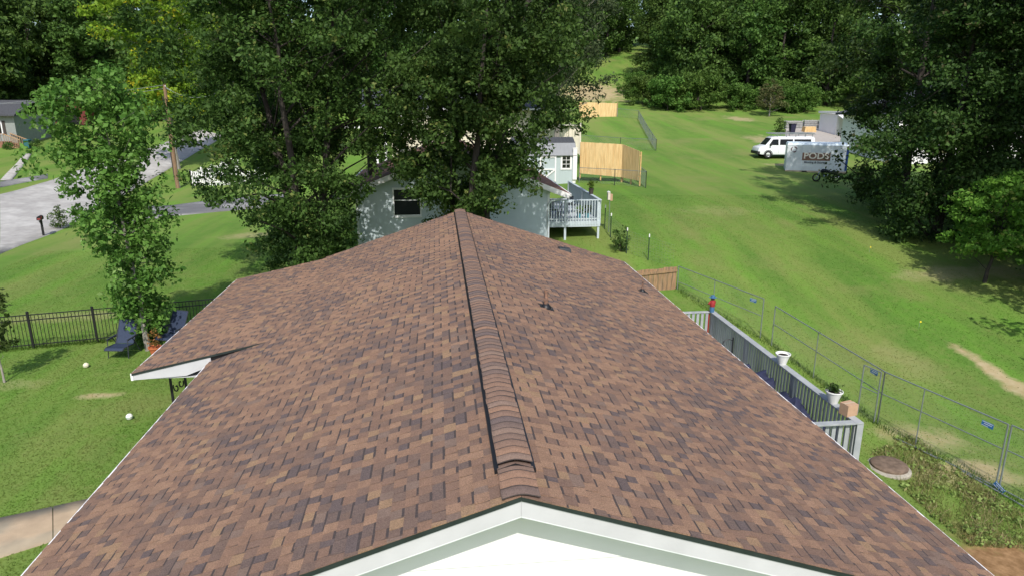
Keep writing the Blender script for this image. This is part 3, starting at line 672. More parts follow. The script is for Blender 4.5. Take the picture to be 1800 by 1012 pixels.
# fallen rail along the fence foot
p0, p1 = (13.23, 17.27, -1.53), (13.85, 15.68, -1.65)
for i, (a, b) in enumerate((((13.13, 16.87, -1.54), (13.64, 15.79, -1.63)), ((13.88, 15.16, -1.68), (14.27, 13.53, -1.75)))):
    m_ = MB().tube([Vector(a)+Vector((0,0,.05)), (Vector(a)+Vector(b))/2+Vector((0,0,.06)), Vector(b)+Vector((0,0,.05))], .022, 8)
    tag(m_.build('loose_rail', galv, smooth=True), ('loose steel rail lying in the weeds beyond the well cover', 'loose steel rail on the ground at the fence foot by the edge')[i], 'rail', 'loose rails at the fence foot')

# ------------------------------------------------------------------ left yard
fa, fb = (-15.13, 22.94, -0.02), (-7.42, 24.69, 0.05)
fa = Vector((fa[0]-3, fa[1]-.45, 0)); fb = Vector((fb[0]+1.5, fb[1]+.2, 0)); FL = (fb-fa).length; fu = (fb-fa)/FL; yaw = math.atan2(fu.y, fu.x)
bfence = thing('iron_fence', 'black iron picket fence with flat top across the lawn', 'fence', (fa.x, fa.y, gz(fa.x, fa.y)), yaw)
pm = MB().box((-.008,-.008,.06),(.008,.008,1.16)).build('picket', black_metal, bfence, loc=(.2,0,0)).data
npk = int(FL/.108)
posts = [(-13.74, 23.20, -0.01), (-11.87, 23.60, -0.00), (-9.86, 24.00, 0.01), (-7.75, 24.42, 0.05)]
for i in range(npk):
    s = .1 + i*.108; q_ = fa+fu*s; link('picket', pm, bfence, (s, 0, gz(q_.x,q_.y)-gz(fa.x,fa.y)))
for zz in (.12, .98, 1.16):
    MB().bar((0,0,zz), (FL,0,zz+gz(fb.x,fb.y)-gz(fa.x,fa.y)), .025, .03).build('rail', black_metal, bfence)
for p in posts:
    s = (Vector((p[0],p[1],0))-fa).dot(fu); q_ = fa+fu*s; z0_ = gz(q_.x,q_.y)-gz(fa.x,fa.y)
    MB().box((s-.035,-.035,z0_-.1),(s+.035,.035,z0_+1.25)).lathe([(.05,1.25+z0_),(.05,1.27+z0_),(.02,1.30+z0_)], (s,0,0), 4).build('post', black_metal, bfence)
# loungers
sling = mat('blue_sling', (.022,.034,.068), .7, .12, 20, .2, 90); fr_m = mat('chair_frame', (.03,.034,.045), .5)
def lounger(loc, rz, label):
    t = thing('sling_chair', label, 'chair', loc, rz, 'blue sling chairs by the iron fence')
    for s in (-1, 1):
        MB().tube([(s*.30,-.62,.34),(s*.30,-.52,.40),(s*.30,.02,.36),(s*.30,.42,1.06)], .018, 6).build('side_frame', fr_m, t, smooth=True)
        MB().tube([(s*.33,-.42,0),(s*.33,-.34,.58),(s*.33,.22,.60)], .016, 6).build('front_leg', fr_m, t, smooth=True)
        MB().tube([(s*.33,.30,0),(s*.33,-.06,.58)], .016, 6).build('rear_leg', fr_m, t, smooth=True)
        MB().bar((s*.34,-.36,.61),(s*.34,.22,.615), .05, .025).build('armrest', fr_m, t)
    for nm, P in (('seat', [(-.62,.34),(-.55,.39),(-.3,.36),(0,.36)]), ('backrest', [(.02,.37),(.12,.52),(.27,.80),(.41,1.05)])):
        mb = MB(); k = len(P)
        mb.add([(x, y, z+dz) for y, z in P for dz in (0,.012) for x in (-.285,.285)], [])
        fs = []
        for i in range(k-1):
            a_ = i*4; b_ = a_+4; fs += [(a_,a_+1,b_+1,b_),(a_+2,b_+2,b_+3,a_+3),(a_,b_,b_+2,a_+2),(a_+1,a_+3,b_+3,b_+1)]
        fs += [(0,2,3,1),(4*k-4,4*k-3,4*k-1,4*k-2)]
        mb.f += fs; mb.m += [0]*len(fs); mb.build(nm, sling, t)
    MB().tube([(-.30,-.62,.34),(.30,-.62,.34)], .016, 6).build('crossbar', fr_m, t); MB().tube([(-.30,.42,1.06),(.30,.42,1.06)], .016, 6).build('crossbar', fr_m, t)
    return t
p = (-10.38, 22.34, 0.01); lounger((p[0],p[1],gz(p[0],p[1])), R(-8), 'navy sling chair left of the leaning tree trunk, facing the camera')
p = (-9.16, 23.11, 0.03); lounger((p[0]+.05,p[1]+.1,gz(p[0],p[1])), R(-20), 'navy sling chair half hidden by the roof edge')
# terracotta planter under the tree
p = (-9.51, 22.22, 0.02); tp = thing('terracotta_pot', 'orange terracotta pot with a few stems at the tree foot', 'planter', (p[0]+.15,p[1]-.1,gz(p[0],p[1])))
MB().lathe([(.13,0),(.18,.24),(.21,.25),(.21,.30),(.18,.30),(.16,.26),(.01,.25)], (0,0,0), 20).build('pot', mat('terracotta', (.42,.12,.045), .8, .15, 9), tp, smooth=True)
r = np.random.default_rng(9); P = np.c_[r.normal(0,.09,18), r.normal(0,.09,18), .35+r.random(18)*.5]
link('plant', leaf_mesh('plant', P, np.full(18,.08), 10, .07, leafmat('leaf_flower', (.10,.15,.03), (.30,.14,.05), (.45,.22,.06), .3), seed=2), tp)
ballm = mat('ball_white', (.72,.72,.66), .5, .05, 20)
for (px, rad, lab, m_) in (((-11.07, 21.17, 0.01), .085, 'cream white ball lying on the lawn before the chairs', mat('ball_cream', (.68,.64,.46), .5)), ((-8.18, 17.25, 0.04), .085, 'white ball with a green side on the lawn by the roof edge', ballm)):
    bt = thing('play_ball', lab, 'ball', (px[0],px[1],gz(px[0],px[1])+rad*.9), 0, 'balls on the lawn')
    prof = [(max(.002, rad*math.sin(a)), -rad*math.cos(a)) for a in np.linspace(0, math.pi, 13)]
    MB().lathe(prof, (0,0,0), 20).build('shell', m_, bt, smooth=True)
    MB().lathe([(rad*1.004*math.cos(a), rad*1.004*math.sin(a)) for a in (-.12,0,.12)], (0,0,0), 20).build('seam', mat('ball_green', (.25,.38,.28), .5) if m_ is ballm else mat('ball_grey', (.5,.48,.36), .5), bt, smooth=True)
# marker flags in the field
for p, lab in (((19.14, 24.32, -0.81), 'tiny yellow marker flag out on the bare lawn slope'), ((21.99, 32.32, 0.52), 'tiny yellow marker flag at the edge of the tree shade')):
    fl = thing('marker_flag', lab, 'flag', p, 0, 'yellow marker flags')
    MB().tube([(0,0,-.1),(0,0,.32)], .006, 5).build('wire', galv, fl); MB().add([(0,0,.32),(.08,.02,.31),(.08,.0,.25),(0,0,.25),(0,.004,.32),(.08,.024,.31),(.08,.004,.25),(0,.004,.25)],[(0,1,2,3),(7,6,5,4),(0,4,5,1),(2,6,7,3)]).build('flag_sheet', mat('flag_yellow', (.7,.55,.03), .6), fl)

# ------------------------------------------------------------------ neighbour house with blue siding
blue_s = mat('blue_siding', (.43,.50,.53), .6, .05, 1.5, .06, 30)
red_sh = mat('red_brown_shingles', (.23,.115,.075), .95, .28, 6, .5, 30, stretch=(1,3,3), col2=(.16,.09,.07), c2s=2)
glass = mat('dark_glass', (.012,.014,.016), .12, .1, 2, spec=.6)
grey_trim = mat('trim_grey', (.50,.56,.59), .6, .05)
NX0, NX1, NY, NYB = -4.06, 5.52, 34.0, 47.0
NC = (NX0+NX1)/2; NZE = 3.62; NZR = NZE + (NX1-NC+.95)/3
nb = thing('blue_house', 'blue grey lap sided house behind the big trees', 'house')
nw = MB().prism([(NX0,-.8),(NX0,NZE),(NC,NZE+(NC-NX0)/3+.12),(NX1,NZE),(NX1,-.8)], NY, NYB).build('wall', blue_s, nb)
z = -.2
while z < NZE+1.5:
    zt = z+.325
    def hw_(q): return (NX1-NC)+.002 if q < NZE else max(.05, (NX1-NC) - (q-NZE-.1)*3)
    a0, a1 = hw_(z), hw_(zt)
    MB().hexa([(NC-a0,NY-.026,z),(NC+a0,NY-.026,z),(NC+a0,NY-.001,z),(NC-a0,NY-.001,z),(NC-a1,NY-.008,zt),(NC+a1,NY-.008,zt),(NC+a1,NY-.001,zt),(NC-a1,NY-.001,zt)]).build('siding_board', blue_s, nw)
    z = zt
for x in (NX0-.01, NX1-.09): box('corner_board', (x,NY-.045,-.8), (x+.11,NY-.027,NZE-.05), white_d, nb)
wa, wb_ = (-2.20, 33.95, 2.62), (-0.95, 33.95, 3.34)
wn = box('window', (wa[0]-.07,NY-.06,wa[2]-.08), (wb_[0]+.07,NY-.03,wb_[2]+.62), white_d, nb)
box('pane', (wa[0],NY-.068,wa[2]), (wb_[0],NY-.061,wb_[2]-.02), glass, wn); box('pane', (wa[0],NY-.064,wb_[2]+.02), (wb_[0],NY-.0605,wb_[2]+.52), glass, wn)
box('sill', (wa[0]-.09,NY-.10,wa[2]-.14), (wb_[0]+.09,NY-.03,wa[2]-.081), white_d, wn)
OV = .95; NYF = NY-.5
nr = MB().prism([(NX0-OV,NZE-OV/3+.32),(NC,NZR+.32),(NX1+OV,NZE-OV/3+.32),(NX1+OV,NZE-OV/3+.2),(NC,NZR+.2),(NX0-OV,NZE-OV/3+.2)], NYF+.02, NYB+.3).build('roof', red_sh, nb)
for sg in (-1, 1):
    xe = NC+sg*(NX1-NC+OV)
    MB().prism([(xe,NZE-OV/3+.30),(NC+sg*.002,NZR+.30),(NC+sg*.002,NZR+.02),(xe,NZE-OV/3+.06)], NYF-.01, NYF+.018).build('fascia', white, nb)
    MB().prism([(xe,NZE-OV/3+.05),(NC+sg*.002,NZR+.01),(NC+sg*.002,NZR-.01),(xe,NZE-OV/3+.03)], NYF, NY-.03).build('soffit', white_d, nb)
    xa, xb = sorted((xe, xe+sg*.1)); g_ = box('gutter', (xa,NYF-.03,NZE-OV/3+.17), (xb,NYB+.3,NZE-OV/3+.295), white, nb)
ds = MB().tube([(NX1+OV,NY-.25,NZE-.15),(NX1+.45,NY-.2,NZE-.32),(NX1+.08,NY-.09,NZE-.42),(NX1-.04,NY-.09,NZE-.6),(NX1-.04,NY-.09,.9)], .045, 8).build('downspout', grey_trim, nb, smooth=True)
box('vent_hood', (NC-.2,NY-.1,NZE+.6), (NC+.2,NY-.03,NZE+1.0), white_d, nb)
# neighbour deck
nd_l = mat('neighbour_deck', (.44,.50,.53), .7, .08, 4, .1)
nd_d = mat('neighbour_deck_floor', (.42,.46,.49), .7, .1, 4)
KX0, KX1, KY0, KY1 = 5.6, 8.25, 34.45, 43.0
KF = (8.14, 34.45, 2.07)[2]; KC = (8.10, 34.45, 3.17)[2]
nd = thing('neighbour_deck', 'pale blue grey raised deck on posts beside the blue house', 'deck')
for i in range(18):
    x = KX0+i*.147; box('floor_board', (x,KY0,KF-.03), (x+.142,KY1,KF), nd_d, nd)
box('rim_board', (KX0,KY0-.05,KF-.30), (KX1,KY0-.003,KF-.01), nd_l, nd); box('rim_board', (KX1+.003,KY0,KF-.30), (KX1+.045,KY1,KF-.01), nd_l, nd)
for (x, y) in ((6.45,KY0+.05),(KX1-.05,KY0+.05),(KX1-.05,KY0+4.2),(6.45,KY0+4.2),(KX1-.05,KY1-.1)):
    box('post', (x-.055,y-.055,gz(x,y)-.3), (x+.055,y+.055,KC-.03 if y < KY0+1 or x > 8 else KF-.05), nd_l, nd)
box('cap_rail', (KX0,KY0-.09,KC-.04), (KX1+.07,KY0+.08,KC), nd_l, nd); box('cap_rail', (KX1-.08,KY0+.083,KC-.041), (KX1+.07,KY1,KC-.001), nd_l, nd)
box('bottom_rail', (KX0,KY0-.02,KF+.07), (KX1-.11,KY0+.02,KF+.14), nd_l, nd)
bm1 = MB().box((-.022,-.022,0),(.022,.022,KC-KF+.16)).build('baluster', nd_l, nd, loc=(KX0+.1,KY0-.07,KF-.2)).data
x = KX0+.24
while x < KX1-.05: link('baluster', bm1, nd, (x,KY0-.07,KF-.2)); x += .142
y = KY0+.15
while y < KY1: link('baluster', bm1, nd, (KX1+.068,y,KF-.2)); y += .142
# things on the neighbour deck
def potted(name, loc, pm_, label, h=.6, lm='bright', n=14, pr=.14, ph=.28):
    t = thing(name, label, 'plant', loc, 0, 'potted plants on the neighbour deck')
    MB().lathe([(pr*.75,0),(pr,ph),(pr*1.1,ph),(pr*1.1,ph+.03),(pr*.9,ph+.03),(.01,ph)], (0,0,0), 14).build('pot', pm_, t, smooth=True)
    s = MB()
    r = np.random.default_rng(int(abs(loc[0]*100+loc[1]*10))); P = np.c_[r.normal(0,.09,n), r.normal(0,.09,n), ph+.05+r.random(n)*h]
    for q_ in P[:6]: s.tube([(0,0,ph-.02),(q_[0]*.6,q_[1]*.6,(ph+q_[2])/2),tuple(q_)], .006, 4)
    s.build('stems', LF[lm], t); link('leaves', leaf_mesh('leaves', P, np.full(n,.11), 12, .11, LF[lm], seed=n), t)
dkp = mat('dark_pot', (.05,.04,.035), .7); tea = mat('teal_pot', (.05,.25,.30), .5); ter = MATS['terracotta']
potted('potted_plant', (KX1,36.6,KC), dkp, 'dark pot with upright leaves standing on the deck cap rail', .35)
potted('potted_plant', (6.1,41.6,KF), ter, 'broad leaved plant in a clay pot at the back of the deck', .8)
potted('potted_plant', (6.6,42.0,KF), ter, 'tall yellow green plant at the back corner of the deck', 1.1, 'lime', 20)
potted('potted_plant', (7.75,35.1,KF), tea, 'teal pot low behind the front balusters of the deck', .35, 'bush')
potted('potted_plant', (7.35,35.25,KF), tea, 'second teal pot, nearer the middle of the deck front', .3, 'bright')
gr = thing('deck_table', 'small grey patio table on the neighbour deck', 'table', (6.7,36.6,KF))
MB().lathe([(.5,.70),(.52,.71),(.52,.73),(.01,.735)], (0,0,0), 20).build('table_top', grey_trim, gr, smooth=True)
for a in range(3): MB().tube([(.05*math.cos(a*2.1),.05*math.sin(a*2.1),.7),(.35*math.cos(a*2.1),.35*math.sin(a*2.1),0)], .02, 6).build('leg', fr_m, gr)
for i, (x, y, a) in enumerate(((5.95,35.6,.3),(7.4,37.3,2.2))):
    t = thing('deck_chair', ('dark slatted chair by the house wall on the neighbour deck', 'dark slatted chair behind the round table on the deck')[i], 'chair', (x,y,KF), a, 'dark chairs on the neighbour deck')
    MB().box((-.25,-.25,.40),(.25,.25,.44)).build('seat', fr_m, t)
    for k in range(5): MB().box((-.23+k*.1,.22,.46),(-.17+k*.1,.25,.95)).build('back_slat', fr_m, t)
    for sx in (-.22,.22):
        for sy in (-.22,.22): MB().box((sx-.02,sy-.02,0),(sx+.02,sy+.02,.4)).build('leg', fr_m, t)
# steel T posts with white tips and welded wire between them
green_p = mat('post_green', (.02,.045,.03), .6)
tps = [(9.96, 31.31, 0.62), (9.09, 32.09, 0.81), (8.90, 34.58, 1.13), (9.04, 36.46, 1.27)]
for i, p in enumerate(tps):
    t = thing('steel_post', ('green steel fence post with white tip nearest the brown roof', 'green steel post with white tip and a shrub at its foot', 'green steel post with white tip beside the deck leg', 'green steel post farthest along, under the bird feeder')[i], 'post', p, 0, 'green steel posts along the lot line')
    MB().box((-.022,-.006,-.2),(.022,.006,1.15)).box((-.006,-.03,-.2),(.006,-.006,1.15)).build('shaft', green_p, t); MB().box((-.024,-.032,1.151),(.024,.008,1.30)).build('white_tip', white, t)
wf = thing('wire_fence', 'thin welded wire fence strung along the green steel posts', 'fence'); m_ = MB()
ext = [tuple(Vector(tps[0])+ (Vector(tps[0])-Vector(tps[1]))*1.1)] + tps
for a, b in zip(ext[:-1], ext[1:]):
    a = Vector(a); b = Vector(b); a.z = gz(a.x,a.y); b.z = gz(b.x,b.y)
    for k in range(9): m_.tube([a+Vector((0,0,.08+k*.13)), b+Vector((0,0,.08+k*.13))], .0022, 3, False)
    L = (b-a).length; s = 0
    while s < L: q_ = a.lerp(b, s/L); m_.tube([q_+Vector((0,0,.05)), q_+Vector((0,0,1.15))], .002, 3, False); s += .15
tag(m_.build('wire_mesh', galv, wf), kind='stuff')
p = (9.08, 35.71, 1.22); bf_ = thing('bird_feeder', 'small pale board nesting box on a thin pole past the deck', 'birdhouse', p)
MB().tube([(0,0,-.1),(0,0,1.75)], .018, 6).build('pole', galv, bf_); MB().box((-.13,-.09,1.75),(.0,.09,2.15)).build('box_body', mat('pale_board', (.55,.50,.42), .8), bf_); MB().box((.003,-.08,1.70),(.13,.08,2.05)).build('side_box', cbm, bf_)
MB().add([(-.15,-.11,2.151),(.02,-.11,2.151),(.02,.11,2.151),(-.15,.11,2.151),(-.07,-.11,2.22),(-.07,.11,2.22)],[(0,1,4),(2,3,5),(1,2,5,4),(3,0,4,5),(0,3,2,1)]).build('box_roof', white_d, bf_)

# ------------------------------------------------------------------ shed
SY = 53.0
sx0, sx1 = (5.89, 53.00, 2.47)[0], (10.63, 53.00, 2.42)[0]; sz0 = (9.47, 53.00, 1.99)[2]-.1; sze = (9.43, 53.00, 4.04)[2]
shd_b = mat('shed_blue', (.40,.465,.48), .65, .05, 3, .1, 20, stretch=(4,4,.2)); metal_r = mat('metal_roof', (.20,.21,.22), .45, .06, 1, metal=.4); metal_r2 = mat('metal_roof_dark', (.10,.105,.115), .5, .06, 1, metal=.4)
sh = thing('garden_shed', 'blue garden shed with ribbed grey gambrel roof and white window', 'shed')
SD = 3.2
box('wall', (sx0,SY,sz0-.3), (sx1,SY+SD,sze), shd_b, sh)
zk, zt_ = sze+.85, sze+1.25
profL = [(-.15,sze-.05),(.55,zk),(SD/2,zt_),(SD-.55,zk),(SD+.15,sze-.05)]
gab = MB()
for x in (sx0, sx1-.03): gab.add([(x+dx, SY+yy, zz-.03) for dx in (0,.03) for yy, zz in profL], [(0,1,2,3,4),(9,8,7,6,5)] + [(i,i+5,(i+1)%5+5,(i+1)%5) for i in range(5)])
gab.build('gable', shd_b, sh)
rf = None
for k in range(4):
    (ya,za),(yb,zb) = profL[k], profL[k+1]
    o_ = MB().hexa([(sx0-.12,SY+ya,za),(sx1+.06,SY+ya,za),(sx1+.06,SY+yb,zb),(sx0-.12,SY+yb,zb),(sx0-.12,SY+ya,za+.04),(sx1+.06,SY+ya,za+.04),(sx1+.06,SY+yb,zb+.04),(sx0-.12,SY+yb,zb+.04)]).build('roof_panel', metal_r if k in (0,3) else metal_r2, sh)
    x = sx0
    while k < 2 and x < sx1: MB().bar((x,SY+ya+.01,za+.05),(x,SY+yb-.01,zb+.05), .03, .03).build('rib', metal_r if k == 0 else metal_r2, o_); x += .30
wx0, wx1, wz0, wz1 = (9.58, 53.00, 3.08)[0], (10.21, 53.00, 3.08)[0], (9.67, 53.00, 3.04)[2], (9.65, 53.00, 4.00)[2]-.02
wn = box('window', (wx0-.12,SY-.05,wz0-.12), (wx1+.12,SY-.002,wz1+.04), white, sh)
for i in range(2):
    for j in range(3):
        a_ = wx0+(wx1-wx0)*i/2; c_ = wz0+(wz1-wz0)*j/3
        box('pane', (a_+.015,SY-.056,c_+.02), (a_+(wx1-wx0)/2-.015,SY-.0505,c_+(wz1-wz0)/3-.02), glass, wn)
dx0, dx1 = (7.88, 53.00, 2.88)[0], (9.05, 53.00, 2.87)[0]
dr = box('door', (dx0,SY-.03,sz0+.12), (dx1,SY-.002,sze-.08), shd_b, sh)
for a, b in (((dx0,SY-.04,sz0+.12),(dx0,SY-.04,sze-.08)),((dx1,SY-.04,sz0+.12),(dx1,SY-.04,sze-.08)),((dx0+.06,SY-.04,sze-.13),(dx1-.06,SY-.04,sze-.13)),((dx0+.06,SY-.04,(sz0+sze)/2),(dx1-.06,SY-.04,(sz0+sze)/2)),((dx0+.06,SY-.042,sz0+.2),(dx1-.06,SY-.042,(sz0+sze)/2-.05))):
    MB().bar(a, b, .02 if a[0] == b[0] and False else .10, .10).build('door_trim', white, dr)
box('corner_trim', (sx1-.22,SY-.035,sz0-.3), (sx1+.03,SY-.003,sze-.02), white, sh)
MB().lathe([(.06,0),(.06,.12),(.03,.16)], (wx1+.28,SY-.08,wz1-.12), 10).build('wall_lamp', black_metal, sh)

# ------------------------------------------------------------------ new yellow board fence behind the shed
pine = mat('new_pine', (.66,.47,.23), .8, .14, 4, .25, 25, stretch=(4,4,.4), col2=(.58,.38,.17), c2s=1.5); pine_s = mat('pine_rail', (.50,.33,.14), .8, .15, 5)
def board_run(name, label, pts, bw=.145, rails_back=True, m=pine):
    """pts: list of (x,y,zbottom,ztop); boards between consecutive points"""
    t = thing(name, label, 'fence')
    for (a, b) in zip(pts[:-1], pts[1:]):
        L = math.hypot(b[0]-a[0], b[1]-a[1]); n = max(1, int(L/bw)); u = Vector((b[0]-a[0], b[1]-a[1], 0))/L; w_ = u.cross(Vector((0,0,1)))*.011
        for i in range(n):
            f0, f1 = (i+.02)/n, (i+.97)/n; P = []
            j = random.gauss(0,.008)
            A = [a[k]+(b[k]-a[k])*f0 for k in range(4)]; B = [a[k]+(b[k]-a[k])*f1 for k in range(4)]
            lo = [Vector((A[0],A[1],A[2]))+w_, Vector((B[0],B[1],B[2]))+w_, Vector((B[0],B[1],B[2]))-w_, Vector((A[0],A[1],A[2]))-w_]
            hi = [Vector((A[0],A[1],A[3]+j))+w_, Vector((B[0],B[1],B[3]+j))+w_, Vector((B[0],B[1],B[3]+j))-w_, Vector((A[0],A[1],A[3]+j))-w_]
            MB().hexa(lo+hi).build('board', m, t)
        for f in (.15, .85):
            o = w_.normalized()*(-.045 if rails_back else .045)
            MB().bar(Vector((a[0],a[1],a[2]+(a[3]-a[2])*f))+o, Vector((b[0],b[1],b[2]+(b[3]-b[2])*f))+o, .06, .09).build('rail', pine_s, t)
        for f in (0, .5, 1):
            q_ = [a[k]+(b[k]-a[k])*f for k in range(4)]; o = w_.normalized()*(-.12 if rails_back else .12)
            box('post', (q_[0]+o.x-.05,q_[1]+o.y-.05,q_[2]-.4), (q_[0]+o.x+.05,q_[1]+o.y+.05,q_[3]-.05), pine_s, t)
    return t
A, B = (11.11, 53.60, 2.57), (14.61, 50.00, 2.43); A2, B2 = (11.05, 53.60, 5.00), (13.91, 52.20, 4.88); C_, D_ = (14.25, 52.20, 2.33), (14.71, 49.60, 2.39); D2 = (14.60, 49.60, 4.54)
C0 = (14.11, 52.20, 2.37)
board_run('pine_fence', 'tall new yellow pine board fence beside the blue shed', [(A[0],53.6,A[2],A2[2]), (C0[0],52.2,C0[2],B2[2]), (D_[0],49.6,D_[2],D2[2])])
A, B = (20.43, 100.00, 6.09), (25.89, 100.00, 5.92); A2, B2 = (20.38, 100.00, 8.00), (25.82, 100.00, 7.84)
board_run('pine_fence', 'low new yellow pine fence far up the field', [(A[0],100,A[2]-.2,A2[2]), (B[0],100,B[2]-.2,B2[2]), (B[0]+.6,101.5,B[2]-.1,B2[2]+.1)], bw=.2)
vin = mat('cream_vinyl', (.68,.63,.52), .5, .04)
vt = thing('vinyl_fence', 'cream vinyl privacy fence with capped posts behind the shed roof', 'fence')
a, b = (9.98, 62.00, 3.94), (12.59, 61.00, 3.88); zt = (11.75, 62.00, 6.13)[2]; L = b[0]-a[0]; nbd = 16
for i in range(nbd):
    x = a[0]+L*i/nbd; y = 62-i/nbd; box('board', (x+.005,y-.02,a[2]-.4), (x+L/nbd-.005,y+.02,zt-.15), vin, vt)
for f in (0, .33, .66, 1):
    x = a[0]+L*f; y = 62-f-.06; MB().box((x-.07,y-.07,a[2]-.5),(x+.07,y+.07,zt)).lathe([(.13,zt),(.13,zt+.03),(.01,zt+.12)], (x,y,0), 4).build('post', vin, vt)
box('rail', (a[0],61.0,zt-.149), (b[0],61.8,zt-.06), vin, vt)
wp = (10.57, 52.70, 2.36); tp_ = (10.52, 52.70, 4.53)
box_ = thing('white_gate_post', 'tall white post between the shed and the yellow fence', 'post', (wp[0],52.9,wp[2]-.2))
MB().box((-.16,-.05,0),(.16,.05,tp_[2]-wp[2]+.2)).build('panel', white, box_); MB().box((-.18,-.07,tp_[2]-wp[2]+.201),(.18,.07,tp_[2]-wp[2]+.27)).build('cap', white, box_)
# galvanised yard fences up the field
def yard_fence(label, pts, h=1.2, cell=.11, rad=.0025, sp=3.0):
    t = thing('chain_link_fence', label, 'fence', (0,0,0), 0, 'chain link yard fences up the field'); w_ = MB()
    for a, b in zip(pts[:-1], pts[1:]):
        L = math.hypot(b[0]-a[0], b[1]-a[1]); n = max(1, round(L/sp))
        P = [(a[0]+(b[0]-a[0])*i/n, a[1]+(b[1]-a[1])*i/n) for i in range(n+1)]
        for p in P: z = gz(*p); MB().tube([(p[0],p[1],z-.2),(p[0],p[1],z+h+.03)], .028, 6).build('post', galv, t)
        for p, q_ in zip(P[:-1], P[1:]):
            A = Vector((*p, gz(*p))); B = Vector((*q_, gz(*q_))); MB().tube([A+Vector((0,0,h)), B+Vector((0,0,h))], .021, 6).build('top_rail', galv, t)
            wires(w_, A, B, .05, h, cell, rad)
    tag(w_.build('chain_mesh', galv, t), kind='stuff')
yard_fence('chain link fence low in front of the yellow pine fence', [(10.93, 52.85, 1.90)[:2], (13.22, 50.77, 1.93)[:2], (15.10, 48.95, 1.91)[:2], (15.79, 54.22, 2.05)[:2]])
yard_fence('chain link fence enclosing the upper yard past the cream fence', [(16.18, 78.13, 3.17)[:2], (19.85, 74.41, 3.07)[:2], (23.01, 71.64, 2.99)[:2], (28.31, 96.92, 5.67)[:2], (25.95, 99.56, 5.93)[:2]], cell=.16, rad=.0035, sp=4)

# ------------------------------------------------------------------ cream house further back
cream = mat('cream_siding', (.62,.57,.45), .65, .05, 2, .05); dark_sh = mat('dark_shingles', (.055,.06,.07), .95, .25, 8, .4, 30)
HY = 66.0
hx0, hx1 = (-6.77, 66.00, 4.94)[0], (10.66, 66.00, 4.85)[0]; hze = (10.63, 66.00, 7.27)[2]; hz0 = gz(0,HY)-.5
ch = thing('cream_house', 'cream walled house with dark roof and white porch behind the tree crowns', 'house')
cw = box('wall', (hx0+2.5,HY,hz0), (hx1,HY+9,hze), cream, ch)
MB().add([(x,y,z) for x in (hx0-.4,hx1+.7) for y,z in ((HY-.6,hze-.02),(HY+4.5,hze+1.75),(HY+9.6,hze-.02),(HY-.6,hze+.14),(HY+4.5,hze+1.9),(HY+9.6,hze+.14))],
   [(0,1,4,3),(1,2,5,4),(9,10,7,6),(10,11,8,7),(3,4,10,9),(4,5,11,10),(0,6,7,1),(1,7,8,2),(0,3,9,6),(2,8,11,5)]).build('roof', dark_sh, ch)
box('gutter', (hx0-.4,HY-.72,hze), (hx1+.7,HY-.605,hze+.15), white, ch)
MB().tube([(hx1+.02,HY-.6,hze),(hx1-.03,HY-.06,hze-.3),(hx1-.03,HY-.06,hz0+.3)], .05, 8).build('downspout', white, ch, smooth=True)
for i in range(9): MB().hexa([(hx0+2.5,HY-.03,hz0+.3+i*.4),(hx1+.002,HY-.03,hz0+.3+i*.4),(hx1+.002,HY-.002,hz0+.3+i*.4),(hx0+2.5,HY-.002,hz0+.3+i*.4),(hx0+2.5,HY-.01,hz0+.69+i*.4),(hx1+.002,HY-.01,hz0+.69+i*.4),(hx1+.002,HY-.002,hz0+.69+i*.4),(hx0+2.5,HY-.002,hz0+.69+i*.4)]).build('siding_board', cream, cw) if hz0+.69+i*.4 < hze else None
# white porch gable at its left end
q0, q1 = (-5.69, 64.00, 7.21), (-3.00, 64.00, 7.90)
pg = MB().hexa([(q0[0]-.5,HY-2.6,q0[2]-.1),(q1[0]+1,HY-2.6,q1[2]+.2),(q1[0]+1,HY+1,q1[2]+.4),(q0[0]-.5,HY+1,q0[2]+.1),(q0[0]-.5,HY-2.6,q0[2]+.15),(q1[0]+1,HY-2.6,q1[2]+.45),(q1[0]+1,HY+1,q1[2]+.6),(q0[0]-.5,HY+1,q0[2]+.3)]).build('porch_roof', white_d, ch)
for px in (660, 676, 704):
    c_ = {660:(-5.50, 63.80, 5.78),676:(-4.69, 63.80, 5.78),704:(-3.28, 63.80, 5.77)}[px]; box('porch_post', (c_[0]-.14,HY-2.3,gz(c_[0],HY-2.2)-.3), (c_[0]+.14,HY-2.1,q0[2]+(c_[0]-q0[0])*.1), white, ch)
c_ = (-5.50, 63.80, 5.78); box('porch_rail', (q0[0]-2.5,HY-2.28,(-6.00, 63.80, 5.74)[2]), (q1[0]+1,HY-2.14,(-5.99, 63.80, 5.93)[2]), white, ch)
cwn = box('window', ((-4.40, 66.00, 6.47)[0],HY-.08,(-4.41, 66.00, 6.27)[2]-.4), ((-3.55, 66.00, 6.98)[0],HY-.035,(-3.55, 66.00, 6.98)[2]), white, ch)
box('pane', ((-4.35, 66.00, 6.47)[0]+.05,HY-.09,(-4.41, 66.00, 6.27)[2]-.3), ((-3.60, 66.00, 6.98)[0]-.05,HY-.081,(-3.55, 66.00, 6.98)[2]-.1), glass, cwn)

